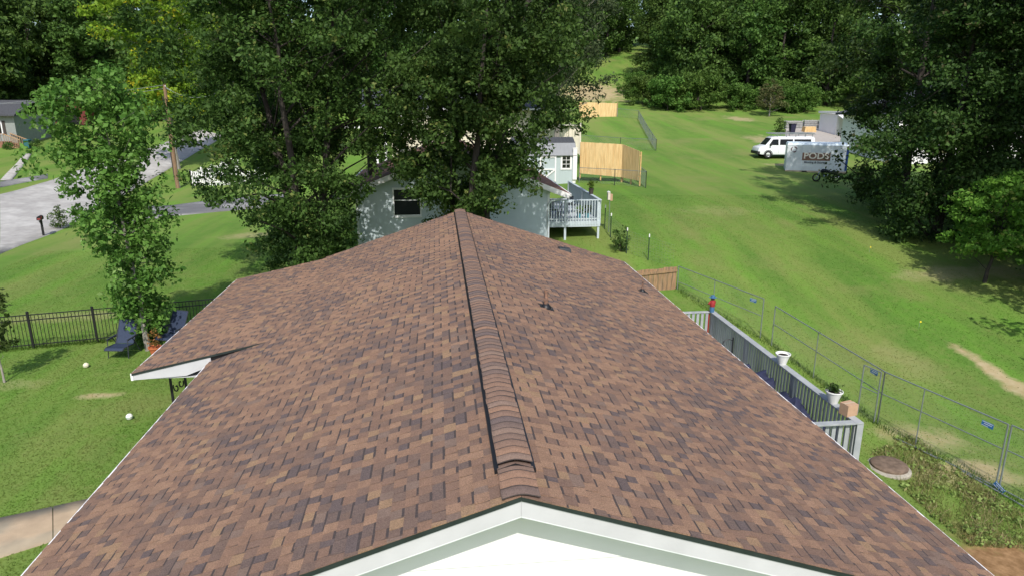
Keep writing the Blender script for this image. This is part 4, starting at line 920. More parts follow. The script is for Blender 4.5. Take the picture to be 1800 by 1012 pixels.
# ------------------------------------------------------------------ street side, left
wood_p = mat('pole_wood', (.20,.125,.075), .9, .25, 5, .4, 20, stretch=(3,3,.3))
p = (-24.35, 67.30, 0.21); pole = thing('utility_pole', 'brown wooden utility pole with crossarm brackets beside the street', 'utility pole', p, 0)
ptop = (-24.23, 67.30, 9.59)[2]-p[2]
MB().tube([(0,0,-.5),(-.03,0,ptop*.5),(-.05,0,ptop)], [.20,.17,.13], 12).build('shaft', wood_p, pole, smooth=True)
MB().tube([(.2,-.02,-.3),(.14,-.02,2.3)], .03, 6).build('guard_pipe', galv, pole, smooth=True)
MB().lathe([(.02,0),(.05,.02),(.05,.08),(.02,.12)], (.05,-.1,ptop-.25), 10).build('insulator', mat('insulator', (.6,.62,.62), .3), pole, smooth=True)
MB().bar((.05,-.02,ptop-.35),(.45,-.05,ptop-.55), .05, .05).build('bracket', galv, pole)
p2 = (-25.78, 69.82, 0.42); pole2 = thing('dead_trunk', 'thin dark ivy stained trunk just behind the utility pole', 'tree', (p2[0]-.15,p2[1]+1.5,gz(p2[0],p2[1]+1.5)))
MB().tube([(0,0,-.3),(-.1,0,2.5),(-.05,.1,5.2),(-.25,.1,8)], [.14,.11,.09,.05], 8).build('trunk', bark_d, pole2, smooth=True)
for i, (tgt, zz) in enumerate((((-62,58,7.6), ptop-.1), ((-60,75,8.6), ptop-.4), ((-14,52,9.5), ptop-.2))):
    a = Vector((p[0]-.05,p[1],p[2]+zz)); b = Vector(tgt); pts = [a.lerp(b,t)-Vector((0,0,1.1*4*t*(1-t))) for t in np.linspace(0,1,14)]
    tag(MB().tube(pts, .014, 4).build('power_line', mat('cable', (.25,.26,.27), .5)), ('lower cable sagging from the pole toward the left edge', 'upper cable running from the pole over the left houses', 'service cable running from the pole into the big tree')[i], 'cable')
# mailbox
p = (-24.28, 44.25, 0.05); mb_ = thing('mailbox', 'black mailbox on a black post at the road edge', 'mailbox', p, R(15))
MB().box((-.055,-.055,-.2),(.055,.055,1.02)).build('post', black_metal, mb_); MB().bar((0,-.05,.75),(0,-.42,1.0), .05, .06).build('brace', black_metal, mb_)
prof = [(-.12,1.03)]+[(.12*math.cos(a),1.15+.12*math.sin(a)) for a in np.linspace(math.pi,0,9)]+[(.12,1.03)]
MB().prism(prof, -.42, .2).build('box_body', black_metal, mb_, smooth=True); MB().box((.121,-.35,1.08),(.128,-.30,1.30)).build('red_flag', mat('flag_red', (.4,.03,.02), .5), mb_); MB().box((-.08,-.424,1.06),(.08,-.421,1.16)).build('number_plate', mat('plate_red', (.22,.04,.04), .5), mb_)
# white picket fence
p0, p1 = (-23.58, 68.53, 0.22), (-16.80, 69.85, 0.31)
pf = thing('picket_fence', 'white picket fence by the driveway, half under the tree crown', 'fence')
a = Vector((p0[0],p0[1],0)); b = Vector((p1[0],p1[1],0)); L = (b-a).length; c_ = a+Vector((2.2,8.5,0))
for (s0, s1, n) in ((a, b, int(L/.17)), (a, c_, 42)):
    for i in range(n+1):
        q_ = s0.lerp(s1, i/n); z = gz(q_.x,q_.y); dip = .22*abs(math.sin(i/9*math.pi))
        MB().add([(q_.x-.035,q_.y-.012,z),(q_.x+.035,q_.y-.012,z),(q_.x+.035,q_.y+.012,z),(q_.x-.035,q_.y+.012,z),(q_.x-.035,q_.y-.012,z+1.45-dip),(q_.x+.035,q_.y-.012,z+1.45-dip),(q_.x+.035,q_.y+.012,z+1.45-dip),(q_.x-.035,q_.y+.012,z+1.45-dip),(q_.x,q_.y,z+1.53-dip)],
                [(0,3,2,1),(0,1,5,4),(1,2,6,5),(2,3,7,6),(3,0,4,7),(4,5,8),(5,6,8),(6,7,8),(7,4,8)]).build('picket', white, pf)
    for h in (.3, 1.0): MB().bar((s0.x,s0.y+.03,gz(s0.x,s0.y)+h),(s1.x,s1.y+.03,gz(s1.x,s1.y)+h), .03, .09).build('rail', white, pf)
    for i in range(0, n+1, 9): q_ = s0.lerp(s1, i/n); box('post', (q_.x-.06,q_.y+.05,gz(q_.x,q_.y)-.2), (q_.x+.06,q_.y+.17,gz(q_.x,q_.y)+1.55), white, pf)
# grey house at the far left
p = (-46.41, 82.96, 2.98); gx_, gy_ = p[0], p[1]; g0 = gz(gx_, gy_)
gh = thing('grey_house', 'grey sided house with wooden porch steps at the left edge', 'house')
gs = mat('grey_siding', (.24,.26,.245), .7, .08, 3); gr_ = mat('grey_roof', (.06,.062,.07), .95, .2, 7, .3)
xw = gx_-.9; zt = (-45.79, 82.96, 6.48)[2]
w_ = box('wall', (xw-12,gy_+1.6,g0-1), (xw,gy_+10,zt), gs, gh)
MB().hexa([(xw-12.5,gy_+.9,zt),(xw+.5,gy_+.9,zt),(xw+.5,gy_+5.8,zt+1.6),(xw-12.5,gy_+5.8,zt+1.6),(xw-12.5,gy_+.9,zt+.15),(xw+.5,gy_+.9,zt+.15),(xw+.5,gy_+5.8,zt+1.75),(xw-12.5,gy_+5.8,zt+1.75)]).build('roof', gr_, gh)
for k in (0, 1):
    wx0 = xw-1.9-k*3.4; wn = box('window', (wx0-.75,gy_+1.53,zt-2.0), (wx0+.55,gy_+1.598,zt-.5), white, gh)
    for i in (0, 1): box('pane', (wx0-.65+i*.58,gy_+1.52,zt-1.9), (wx0-.15+i*.58,gy_+1.529,zt-.6), glass, wn)
    for sx in (-1.05, .6): box('shutter', (wx0+sx,gy_+1.55,zt-2.0), (wx0+sx+.28,gy_+1.598,zt-.5), dkp, gh)
brick = mat('brick', (.25,.12,.08), .9, .2, 10)
box('foundation', (xw-12.02,gy_+1.55,g0-1), (xw+.02,gy_+1.597,g0+.55), brick, gh)
pch = box('porch', (xw-3.2,gy_-.2,g0-.5), (xw-.6,gy_+1.52,g0+.75), brick, gh)
prl = mat('porch_wood', (.36,.23,.13), .8, .2, 6)
for k in range(5): box('step', (xw-.598+k*.32,gy_+.1,g0-.4), (xw-.29+k*.32,gy_+1.35,g0+.62-k*.15), prl, gh)
for yy in (gy_+.05, gy_+1.4):
    MB().bar((xw-.6,yy,g0+1.65),(xw+1.1,yy,g0+.95), .07, .09).build('hand_rail', prl, gh)
    for k in range(8): box('baluster', (xw-.55+k*.22,yy-.02,g0+.5-k*.08), (xw-.51+k*.22,yy+.02,g0+1.6-k*.09), prl, gh)
MB().bar((xw-3.2,gy_-.15,g0+1.65),(xw-.6,gy_-.15,g0+1.65), .07, .09).build('hand_rail', prl, gh)
for k in range(13): box('baluster', (xw-3.15+k*.2,gy_-.17,g0+.75), (xw-3.11+k*.2,gy_-.13,g0+1.6), prl, gh)
# flag on the porch
fg = thing('porch_flag', 'small striped flag with blue canton on an angled staff at the porch', 'flag', (xw-1.2,gy_-.25,g0+1.6))
MB().tube([(0,.1,-.2),(-.1,-.5,.75)], .018, 6).build('staff', prl, fg)
for k in range(7): MB().hexa([(-.1+.45*0,-.49,.62-k*.085),(.5,-.47,.35-k*.085),(.5,-.46,.35-k*.085),(-.1,-.48,.62-k*.085),(-.1,-.49,.70-k*.085),(.5,-.47,.43-k*.085),(.5,-.46,.43-k*.085),(-.1,-.48,.70-k*.085)]).build('stripe', mat('flag_red', (.4,.03,.02)) if k % 2 == 0 else white, fg)
MB().hexa([(-.105,-.50,.40),(.15,-.49,.28),(.15,-.48,.28),(-.105,-.49,.40),(-.105,-.50,.72),(.15,-.49,.59),(.15,-.48,.59),(-.105,-.49,.72)]).build('canton', mat('flag_blue', (.02,.04,.18)), fg)
# ------------------------------------------------------------------ vehicles
tyre_m = mat('tyre', (.015,.015,.015), .9); rim_m = mat('rim', (.30,.31,.32), .35, metal=.6); van_w = mat('van_white', (.72,.74,.75), .25, .03, 3, spec=.5); silver = mat('car_silver', (.40,.43,.46), .25, metal=.5, spec=.5); plast = mat('bumper_black', (.02,.02,.022), .6)
def vehicle(t, prof, wid, belt, tumble, wheels, wr, body_m, wins, bump, lights):
    """prof: side outline (x forward,z); wins: list of side-window outlines"""
    top = max(z for _, z in prof)
    mb = MB().prism(prof, -wid/2, wid/2)
    mb.v = [(x, y*(1-tumble*max(0, z-belt)/(top-belt)), z) for x, y, z in mb.v]
    body = mb.build('body', body_m, t, smooth=True, bevel=.07)
    def sy(z): return wid/2*(1-tumble*max(0, z-belt)/(top-belt))
    for poly in wins:
        for sg in (-1, 1):
            n = len(poly); vs = [(x, sg*(sy(z)+.006), z) for x, z in poly]+[(x, sg*(sy(z)-.02), z) for x, z in poly]
            MB().add(vs, [tuple(range(n)), tuple(range(2*n-1,n-1,-1))]+[(i,i+n,(i+1)%n+n,(i+1)%n) for i in range(n)]).build('side_window', glass, t)
    for x in wheels:
        for sg in (-1, 1):
            mb = MB(); nn = 20; prof_ = [(wr*.55,.0),(wr*.93,.0),(wr,.04),(wr,.17),(wr*.93,.21),(wr*.5,.21)]
            vs = [(x+r_*math.cos(2*math.pi*k/nn), sg*(wid/2+.015-d_), wr+r_*math.sin(2*math.pi*k/nn)) for r_, d_ in prof_ for k in range(nn)]
            fs = [(i*nn+k,i*nn+(k+1)%nn,(i+1)*nn+(k+1)%nn,(i+1)*nn+k) for i in range(5) for k in range(nn)]
            whl = mb.add(vs, fs).build('wheel', tyre_m, t, smooth=True)
            mb = MB(); vs = [(x+r_*math.cos(2*math.pi*k/nn), sg*(wid/2-d_), wr+r_*math.sin(2*math.pi*k/nn)) for r_, d_ in ((wr*.6,.0),(wr*.52,.01),(wr*.45,.05),(wr*.12,.03),(.01,.02)) for k in range(nn)]
            mb.add(vs, [(i*nn+k,i*nn+(k+1)%nn,(i+1)*nn+(k+1)%nn,(i+1)*nn+k) for i in range(4) for k in range(nn)]).build('rim', rim_m, whl, smooth=True)
            a = MB(); vs = [(x+r_*math.cos(q), sg*(wid/2+.008), wr+r_*math.sin(q)) for r_ in (wr*1.02,wr*1.18) for q in np.linspace(-.2,math.pi+.2,14)]
            a.add(vs, [(i,i+1,i+15,i+14) for i in range(13)]).build('wheel_arch', plast, t)
    for (x, z, dx, dz) in bump: MB().box((x,-wid/2-.01,z),(x+dx,wid/2+.01,z+dz)).build('bumper', plast, t, bevel=.03)
    for (x, z, m_) in lights:
        for sg in (-1, 1): MB().box((x-.02,sg*wid*.36-.14,z),(x+.02,sg*wid*.36+.14,z+.16)).build('headlight' if x > 0 else 'tail_light', m_, t, bevel=.015)
    return body
lens = mat('lens', (.55,.50,.42), .15); lens_r = mat('lens_red', (.3,.02,.02), .2)
# white van seen from its left side, nose toward the left of the picture
vy = 65.2; p = (31.04, 65.20, 2.82); vx = p[0]; vz = gz(vx+2.5, vy)
van = thing('white_van', 'white passenger van with a ladder rack on its roof behind the storage container', 'van', (vx+2.75, vy, vz), math.pi-.12)
vp = [(2.72,.42),(2.75,.75),(2.62,1.05),(2.05,1.22),(1.45,1.95),(1.15,2.06),(-2.5,2.08),(-2.68,1.9),(-2.72,.42),(-1.9,.36),(2.3,.36)]
vehicle(van, vp, 1.98, 1.15, .13, (1.75,-1.65), .37, van_w,
        [[(1.72,1.27),(1.38,1.80),(.85,1.82),(.82,1.27)], [(.68,1.30),(.68,1.82),(-.55,1.82),(-.55,1.30)], [(-.68,1.30),(-.68,1.82),(-2.3,1.82),(-2.3,1.30)]],
        [(2.55,.40,.26,.28),(-2.80,.42,.16,.26)], [(2.62,.82,lens),(-2.73,.95,lens_r)])
MB().hexa([(2.02,-.80,1.27),(2.02,.80,1.27),(2.0,.80,1.25),(2.0,-.80,1.25),(1.53,-.72,1.90),(1.53,.72,1.90),(1.45,.72,1.88),(1.45,-.72,1.88)]).build('windscreen', glass, van)
MB().bar((.76,.985,.5),(.76,.985,1.25), .012, .012).build('door_seam', plast, van); MB().bar((-.6,.985,.5),(-.6,.985,1.25), .012, .012).build('door_seam', plast, van)
for sg in (-1,1): MB().box((1.55,sg*1.0,1.2),(1.68,sg*1.22,1.42)).build('mirror', plast, van, bevel=.02)
rack = MB()
for x in (1.0,.1,-.8,-1.7,-2.4):
    rack.bar((x,-.86,2.28),(x,.86,2.28), .05, .05)
    for sg in (-1,1): rack.bar((x,sg*.84,2.0),(x,sg*.84,2.28), .05, .05)
for sg in (-1,1): rack.bar((1.3,sg*.84,2.29),(-2.7,sg*.84,2.29), .05, .05)
rack.build('roof_rack', galv, van)
ld = thing('ladder', 'aluminium ladder lying on the roof rack of the white van', 'ladder', (vx+2.75, vy, vz+2.33), math.pi-.12)
for yy in (-.55,-.10,.1,.55): MB().box((-2.7,yy-.03,0),(1.6,yy+.03,.08)).build('stile', galv, ld)
for k in range(15): MB().box((-2.6+k*.28,-.52,.02),(-2.56+k*.28,-.13,.06)).build('rung', galv, ld); MB().box((-2.6+k*.28,.13,.02),(-2.56+k*.28,.52,.06)).build('rung', galv, ld)
# storage container with lettering
pc = (30.51, 58.09, 2.12); pod = thing('storage_container', 'pale storage container with PODS lettering parked on the shaded grass', 'container', (pc[0],pc[1],gz(pc[0]+2.4,pc[1])-.06), R(-24))
PL = 4.9; PH = 2.46
podw = mat('container_white', (.62,.665,.685), .5, .05, 1.5, .05, 20, col2=(.56,.60,.62), c2s=.8); podb = mat('container_band', (.62,.72,.78), .45); sand_m = mat('container_rail', (.42,.35,.26), .7, .2, 4)
MB().box((0,0,.14),(PL,2.4,PH-.16)).build('body', podw, pod)
MB().hexa([(-.03,-.03,PH-.158),(PL+.03,-.03,PH-.158),(PL+.03,2.43,PH-.158),(-.03,2.43,PH-.158),(.06,.08,PH+.04),(PL-.06,.08,PH+.04),(PL-.06,2.32,PH+.04),(.06,2.32,PH+.04)]).build('roof_cap', podb, pod, bevel=.03)
MB().box((-.02,-.02,.0),(PL+.02,2.42,.138)).build('base_rail', sand_m, pod)
for x in (.28*PL,.64*PL): box('fork_pocket', (x,-.024,.02), (x+.4,-.0205,.12), black_metal, pod)
for x in np.linspace(.5, PL-.5, 6): MB().box((x-.012,-.012,.16),(x+.012,-.001,PH-.18)).build('panel_joint', podb, pod)
pan = MB().box((PL*.26,-.022,1.02),(PL*.72,-.013,1.68)).build('name_panel', mat('panel_brown', (.22,.12,.085), .6, .1, 4), pod)
def text(body, size, loc, m, parent, name='lettering', ex=.004):
    cu = bpy.data.curves.new(name, 'FONT'); cu.body = body; cu.size = size; cu.extrude = ex; cu.align_x = 'CENTER'; cu.align_y = 'CENTER'
    cu.offset = size*.022; cu.materials.append(m); o = bpy.data.objects.new(name, cu); COL.objects.link(o); bpy.context.view_layer.update()
    me = bpy.data.meshes.new_from_object(o.evaluated_get(bpy.context.evaluated_depsgraph_get())); bpy.data.objects.remove(o); o = link(name, me); o.parent = parent; o.location = loc; o.rotation_euler = (R(90),0,0); return o
t_ = text('PODS', .72, (PL*.49,-.028,1.40), mat('letter_cream', (.84,.78,.66), .6), pan); t_.scale = (1.12,1,1)
text('Moving & Storage', .26, (PL*.49,-.02,.86), mat('letter_dark', (.10,.11,.13), .6), pod)
em = MB()
for a0 in (0, 2.1, 4.2):
    pts = [(.55+.22*math.cos(a0+q), -.016, 1.95+.22*math.sin(a0+q)) for q in np.linspace(0, 1.6, 8)]; em.tube(pts, [.02,.03,.04,.05,.05,.045,.035,.02], 5)
em.build('round_emblem', mat('emblem', (.12,.06,.07), .6), pod)
MB().box((PL+.001,.1,.2),(PL+.05,2.3,PH-.25)).box((PL-.14,-.016,.2),(PL+.05,-.002,PH-.3)).build('blue_door', mat('door_blue', (.02,.06,.22), .5), pod)
# motorcycle in the shade of the branches
pm_ = (31.05, 52.33, 1.80); mc = thing('motorcycle', 'dark motorcycle with chrome parts parked in shade beside the container', 'motorcycle', (pm_[0],pm_[1],gz(pm_[0],pm_[1])), R(165))
chrome = mat('chrome', (.6,.62,.64), .15, metal=.9)
for x in (-.72,.78):
    mb = MB(); nn = 20
    pts = [(x+.27*math.cos(q),0,.33+.27*math.sin(q)) for q in np.linspace(0,2*math.pi,nn+1)]; wh = mb.tube(pts, .06, 7, False).build('wheel', tyre_m, mc, smooth=True)
    h = MB()
    for k in range(6): q = k*math.pi/3; h.tube([(x,0,.33),(x+.25*math.cos(q),0,.33+.25*math.sin(q))], .012, 5)
    h.build('spokes', chrome, wh)
MB().tube([(-.72,0,.33),(-.1,0,.42),(.25,0,.55),(.5,0,.85)], [.05,.07,.07,.05], 8).build('frame', fr_m, mc, smooth=True)
MB().lathe([(.05,-.16),(.2,-.1),(.24,0),(.2,.1),(.05,.16)], (.05,0,.46), 12).build('engine', chrome, mc, smooth=True)
MB().tube([(-.15,0,.80),(.05,0,.86),(.35,0,.90),(.48,0,.86)], [.08,.15,.17,.06], 10).build('fuel_tank', mat('tank', (.02,.02,.03), .2), mc, smooth=True)
MB().tube([(-.85,0,.78),(-.6,0,.74),(-.3,0,.74),(-.1,0,.78)], [.05,.14,.15,.08], 10).build('seat', plast, mc, smooth=True)
for s in (-1,1): MB().tube([(.78,s*.09,.33),(.5,s*.09,.98)], .025, 6).build('fork', chrome, mc); MB().tube([(-.3,s*.18,.36),(-.95,s*.2,.40)], .05, 8).build('exhaust', chrome, mc)
MB().tube([(.35,-.38,1.08),(.5,-.15,1.02),(.5,.15,1.02),(.35,.38,1.08)], .016, 6).build('handlebar', chrome, mc); MB().lathe([(.02,-.06),(.10,-.02),(.10,.06)], (.62,0,.92), 12).build('headlamp', lens, mc, smooth=True)
# silver car in the driveway by the grey house
pcar = (-49.37, 90.80, 3.99); car = thing('silver_car', 'silver car parked beside the grey house under the trees', 'car', (pcar[0]+.6,pcar[1]+1.5,gz(pcar[0],pcar[1]+1.5)), R(-60))
cp = [(2.2,.35),(2.25,.62),(2.1,.78),(1.15,.92),(.45,1.38),(-.85,1.45),(-1.75,1.08),(-2.15,1.02),(-2.2,.40),(-1.4,.28),(1.4,.28)]
vehicle(car, cp, 1.8, .9, .22, (1.38,-1.32), .32, silver, [[(.95,.96),(.38,1.32),(-.1,1.36),(-.1,.96)],[(-.2,.96),(-.2,1.36),(-.8,1.38),(-1.35,1.05),(-1.35,.98)]], [(2.1,.35,.18,.2),(-2.28,.36,.15,.2)], [(2.15,.62,lens),(-2.2,.75,lens_r)])
MB().hexa([(1.13,-.7,.95),(1.13,.7,.95),(1.10,.7,.93),(1.10,-.7,.93),(.5,-.6,1.37),(.5,.6,1.37),(.45,.6,1.35),(.45,-.6,1.35)]).build('windscreen', glass, car)
# dark red barn shed behind the car
pb = (-48.63, 92.95, 4.16); bs = thing('red_shed', 'dark red barn shed with wide black doorway under the trees', 'shed', (pb[0]-1,pb[1]+8,gz(pb[0],pb[1]+8)))
rb = mat('barn_red', (.13,.03,.025), .85, .15, 5)
MB().prism([(-2.4,0),(-2.4,2.6),(0,3.8),(2.4,2.6),(2.4,0)], 0, 5).build('wall', rb, bs); MB().box((-1.5,-.03,0),(1.5,-.005,2.2)).build('doorway', black_metal, bs)
MB().prism([(-2.8,2.45),(0,3.85),(2.8,2.45),(2.8,2.6),(0,4.0),(-2.8,2.6)], -.3, 5.3).build('roof', gr_, bs)
# bins and shrubs by the steps handled with the plants below
bn = thing('wheeled_bin', 'teal wheeled bin at the foot of the porch steps', 'bin', (xw+1.7,gy_+.3,gz(xw+1.7,gy_+.3)))
MB().hexa([(-.22,-.25,.05),(.22,-.25,.05),(.22,.25,.05),(-.22,.25,.05),(-.28,-.32,.95),(.28,-.32,.95),(.28,.32,.95),(-.28,.32,.95)]).build('tub', mat('bin_teal', (.03,.12,.14), .5), bn, bevel=.03); MB().hexa([(-.3,-.35,.951),(.3,-.35,.951),(.3,.34,.951),(-.3,.34,.951),(-.26,-.3,1.02),(.26,-.3,1.02),(.26,.3,1.06),(-.26,.3,1.06)]).build('lid', mat('bin_teal', (.03,.12,.14)), bn)

# ------------------------------------------------------------------ patio group up the field on the right
pp = [(39.93, 76.82, 4.00), (42.93, 73.54, 3.71), (44.80, 86.19, 4.88), (49.10, 84.48, 4.78)]
tag(strip('patio', [(39.93, 76.82, 4.00),(42.34, 69.12, 3.26)], [(45.44, 87.44, 4.98),(52.55, 86.43, 4.99)], mat('patio_slab', (.36,.33,.30), .9, .1, 2), n=10, k=8, dz=.06), kind='structure')
pal = mat('grey_timber', (.30,.30,.29), .9, .2, 6, .3, 20)
for i, (a, b) in enumerate((((43.46, 83.83, 4.69),(45.76, 83.64, 4.68)),((46.13, 84.19, 4.73),(48.07, 84.00, 4.73)),((47.83, 83.44, 4.68),(49.18, 83.29, 4.68)))):
    t = thing('timber_stack', ('wide grey timber pallet wall at the patio edge', 'grey timber pallet wall behind the yellow lumber', 'narrow grey timber pallet wall next to the white shed')[i], 'pallets', (a[0],a[1],gz(a[0],a[1])), 0, 'grey pallet walls round the patio')
    Lp = b[0]-a[0]
    for k in range(5): MB().box((0,-.05-.12*0,.05+k*.2),(Lp*.97,.03,.20+k*.2)).build('plank', pal, t)
    for f in (0,.5,.94): MB().box((Lp*f,.035,0),(Lp*f+.1,.12,1.1)).build('post', pal, t)
    MB().box((0,.4,.95),(Lp*.97,.6,1.05)).build('back_plank', pal, t); MB().box((0,.13,0),(Lp*.97,.39,.85)).build('core', pal, t)
a = (42.71, 80.62, 4.41); bn2 = thing('black_bin', 'dark upright bin standing in front of the pallet wall', 'bin', (a[0],a[1],gz(a[0],a[1])))
MB().hexa([(-.25,-.25,0),(.25,-.25,0),(.25,.25,0),(-.25,.25,0),(-.33,-.33,1.0),(.33,-.33,1.0),(.33,.33,1.0),(-.33,.33,1.0)]).build('tub', mat('bin_dark', (.02,.02,.045), .5), bn2, bevel=.03); MB().box((-.36,-.36,1.001),(.36,.36,1.08)).build('lid', plast, bn2)
a, b = (44.23, 80.49, 4.41), (45.75, 80.35, 4.41); lm_ = thing('lumber_pile', 'yellow lumber pile on the patio before the pallets', 'lumber', (a[0],a[1],gz(a[0],a[1])))
for k in range(5): MB().box((0+.02*k,0,k*.14),(b[0]-a[0]-.03*k,.8,k*.14+.13)).build('plank', pine, lm_)
# white shed with lean-to roof
a = (43.06, 73.52, 3.71); ws = thing('white_shed', 'white metal shed with sloping white awning at the edge of the right trees', 'shed', (a[0]+3.6,a[1]+2.5,gz(a[0],a[1])))
MB().box((.2,2,0),(5,6,2.9)).build('wall', white, ws); MB().hexa([(0,-.6,1.9),(5.5,-.6,1.9),(5.5,2.4,2.95),(0,2.4,2.95),(0,-.6,2.0),(5.5,-.6,2.0),(5.5,2.4,3.05),(0,2.4,3.05)]).build('awning', white, ws)
MB().box((.05,1.95,0),(.45,2.05,3.2)).box((.0,1.9,2.96),(.8,6.1,3.2)).build('tall_panel', white, ws); [MB().box((q,-.5,0),(q+.1,-.4,1.9)).build('awning_post', white, ws) for q in (.1, 5.2)]
# white house behind the right trees
a = (41.98, 60.00, 2.40); wh = thing('white_house', 'white house half hidden behind the dark trees at right', 'house', (a[0],60,gz(a[0]+6,60)-.3))
ww = MB().box((0,0,0),(22,9,4.6)).build('wall', white, wh)
MB().prism([(-.6,4.5),(11,7.6),(22.6,4.5),(22.6,4.7),(11,7.8),(-.6,4.7)], -.5, 9.5).build('roof', dark_sh, wh)
for k in range(5):
    wn = MB().box((1.5+k*4.1,-.06,1.7),(3.1+k*4.1,-.002,3.4)).build('window', grey_trim, wh); MB().box((1.62+k*4.1,-.07,1.82),(2.98+k*4.1,-.061,3.28)).build('pane', glass, wn)
for k in range(11): MB().hexa([(0,-.028,k*.4),(22,-.028,k*.4),(22,-.001,k*.4),(0,-.001,k*.4),(0,-.01,k*.4+.39),(22,-.01,k*.4+.39),(22,-.001,k*.4+.39),(0,-.001,k*.4+.39)]).build('siding_board', white, ww)

# ------------------------------------------------------------------ trees and shrubs placed
def W(*pts):
    xs, ys = zip(*pts); return lambda t: float(np.interp(t, xs, ys))
def at_g(x, y): return (x, y, gz(x, y))
p = (-9.78, 22.64, 0.02)
make_tree('maple_tree', at_g(p[0],p[1]), .9, 9.0, W((0,.8),(.12,.9),(.28,.7),(.45,1.15),(.62,1.6),(.8,1.5),(.93,1.0),(1,.5)), 330, 56, .14, .36, LF['maple'], bark_p, .085, 31, (-.45,0), limbs=46, flat=1.0, lobes=.3, out=.6,
          label='young light green maple leaning over the lawn beside the navy chairs')
p = (-12.95, 20.27, -0.00); make_tree('sapling', at_g(p[0],p[1]), .9, 3.1, W((0,.25),(.4,.55),(.8,.4),(1,.1)), 46, 26, .11, .22, LF['bush'], bark_p, .03, 40, limbs=14, label='thin sapling at the left edge of the near lawn')
make_tree('oak_tree', at_g(-6.0,31.4), .5, 15.5, W((0,1.4),(.10,1.8),(.17,2.8),(.25,4.4),(.4,5.0),(.6,5.4),(.8,5.3),(1,2.4)), 1650, 76, .15, .50, LF['oak'], bark_d, .26, 51, (-.6,0), stems=3, limbs=60, lobes=.2, nl=210, lr=1.3, out=.50, label='large dark green oak with several stems, nearer the driveway')
make_tree('oak_tree', at_g(1.0,29.2), 2.0, 15.0, W((0,.6),(.07,1.6),(.18,2.9),(.36,3.4),(.5,3.8),(.65,4.9),(.85,5.3),(1,2.8)), 1650, 74, .145, .48, LF['oak'], bark_d, .24, 52, (1.2,0), stems=4, limbs=60, lobes=.2, nl=205, lr=1.2, out=.50, label='large dark green oak in front of the blue house, behind the roof peak')
make_tree('oak_tree', at_g(-3.6,38.5), 9.5, 19.0, W((0,2.2),(.3,4.5),(.7,5),(1,2.5)), 280, 90, .20, .9, LF['oak'], bark_d, .28, 53, (0,0), limbs=30, nl=60, lr=1.7, label='tall oak crown between and behind the two front oaks')
make_tree('ash_tree', at_g(10.2,60), 5.6, 21.0, W((0,1.6),(.12,3.3),(.3,3.7),(.6,4.6),(1,2.5)), 400, 70, .22, .8, leafmat('leaf_ash', (.030,.055,.020), (.095,.135,.055), (.15,.16,.08), .05), bark_p, .24, 54, (.6,0), limbs=60, label='grey green tree behind the cream vinyl fence')
lime = make_tree('locust_tree', at_g(-27.6,77), 5.5, 22.0, W((0,1.6),(.15,3.0),(.35,3.6),(.6,4.6),(.8,4.3),(1,2)), 380, 64, .34, 1.0, LF['lime'], bark_p, .22, 55, (-1.2,0), limbs=60, flat=.45, lobes=.34, label='yellow green tree behind the utility pole')
# dark trees on the right
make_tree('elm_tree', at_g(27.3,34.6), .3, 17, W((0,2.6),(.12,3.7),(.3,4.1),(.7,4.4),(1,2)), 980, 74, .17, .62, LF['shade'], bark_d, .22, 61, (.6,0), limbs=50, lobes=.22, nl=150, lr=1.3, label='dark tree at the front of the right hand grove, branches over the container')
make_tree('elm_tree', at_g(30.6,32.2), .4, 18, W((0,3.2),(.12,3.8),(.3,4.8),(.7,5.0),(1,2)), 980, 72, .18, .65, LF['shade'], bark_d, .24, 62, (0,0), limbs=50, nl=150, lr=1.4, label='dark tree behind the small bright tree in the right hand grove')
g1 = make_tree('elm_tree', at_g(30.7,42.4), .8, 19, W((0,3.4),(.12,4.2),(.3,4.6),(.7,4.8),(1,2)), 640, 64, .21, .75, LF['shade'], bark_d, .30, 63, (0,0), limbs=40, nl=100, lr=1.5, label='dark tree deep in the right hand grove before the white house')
g2 = copy_tree(g1); g2.location = at_g(37,40); g2.rotation_euler[2] = 2.1; g2['label'] = 'dark tree at the right picture edge of the grove'
g3 = copy_tree(g1); g3.location = at_g(28.2,17.4); g3.rotation_euler[2] = 4.0; g3.scale = (1.15,1.15,1); g3['label'] = 'tall dark tree outside the picture whose shade falls on the field'
g4 = copy_tree(g1); g4.location = at_g(31.0,23.6); g4.rotation_euler[2] = 5.2; g4.scale = (1.15,1.15,1); g4['label'] = 'tall dark tree beyond the right edge, shading the grove'
p = (24.70, 27.75, 0.03); make_tree('dogwood_tree', at_g(p[0],p[1]), 1.3, 5.0, W((0,1.1),(.2,1.9),(.5,2.2),(.8,1.7),(1,.7)), 190, 52, .16, .42, LF['bright'], bark_d, .075, 64, (.7,0), limbs=40, lobes=.2, flat=.5, label='small bright green tree in front of the dark grove')
for g_ in (g1, g2, g3, g4): g_['group'] = 'dark trees of the right hand grove'
# woods behind: a few kinds of tall tree, copied
protos = []
for i, (h, rr_, k, per) in enumerate(((21,5.0,400,40),(23,4.6,390,40),(19,5.4,400,40),(24,5.0,410,40))):
    protos.append(make_tree('woodland_tree', (0,0,-60), 1.2, h, W((0,rr_*.55),(.15,rr_*.85),(.4,rr_),(.7,rr_*.85),(1,rr_*.3)), k, per, .46, 1.15, LF['wood'], bark_d, .28, 70+i, limbs=12, lobes=.25, nl=85, lr=1.8, label='x', group='trees of the wood'))
def stand(x, y, s, lab, grp):
    k = random.randrange(4); pt = protos[k]
    if pt.location.z < -50: o = pt
    else: o = copy_tree(pt)
    o.location = at_g(x, y); o.location.z = gz(x, y)-.4; o.rotation_euler[2] = random.uniform(0, 6.28); q = s*random.uniform(.92,1.1); o.scale = (q, q, q*random.uniform(.92,1.12))
    o['label'] = lab; o['group'] = grp; return o
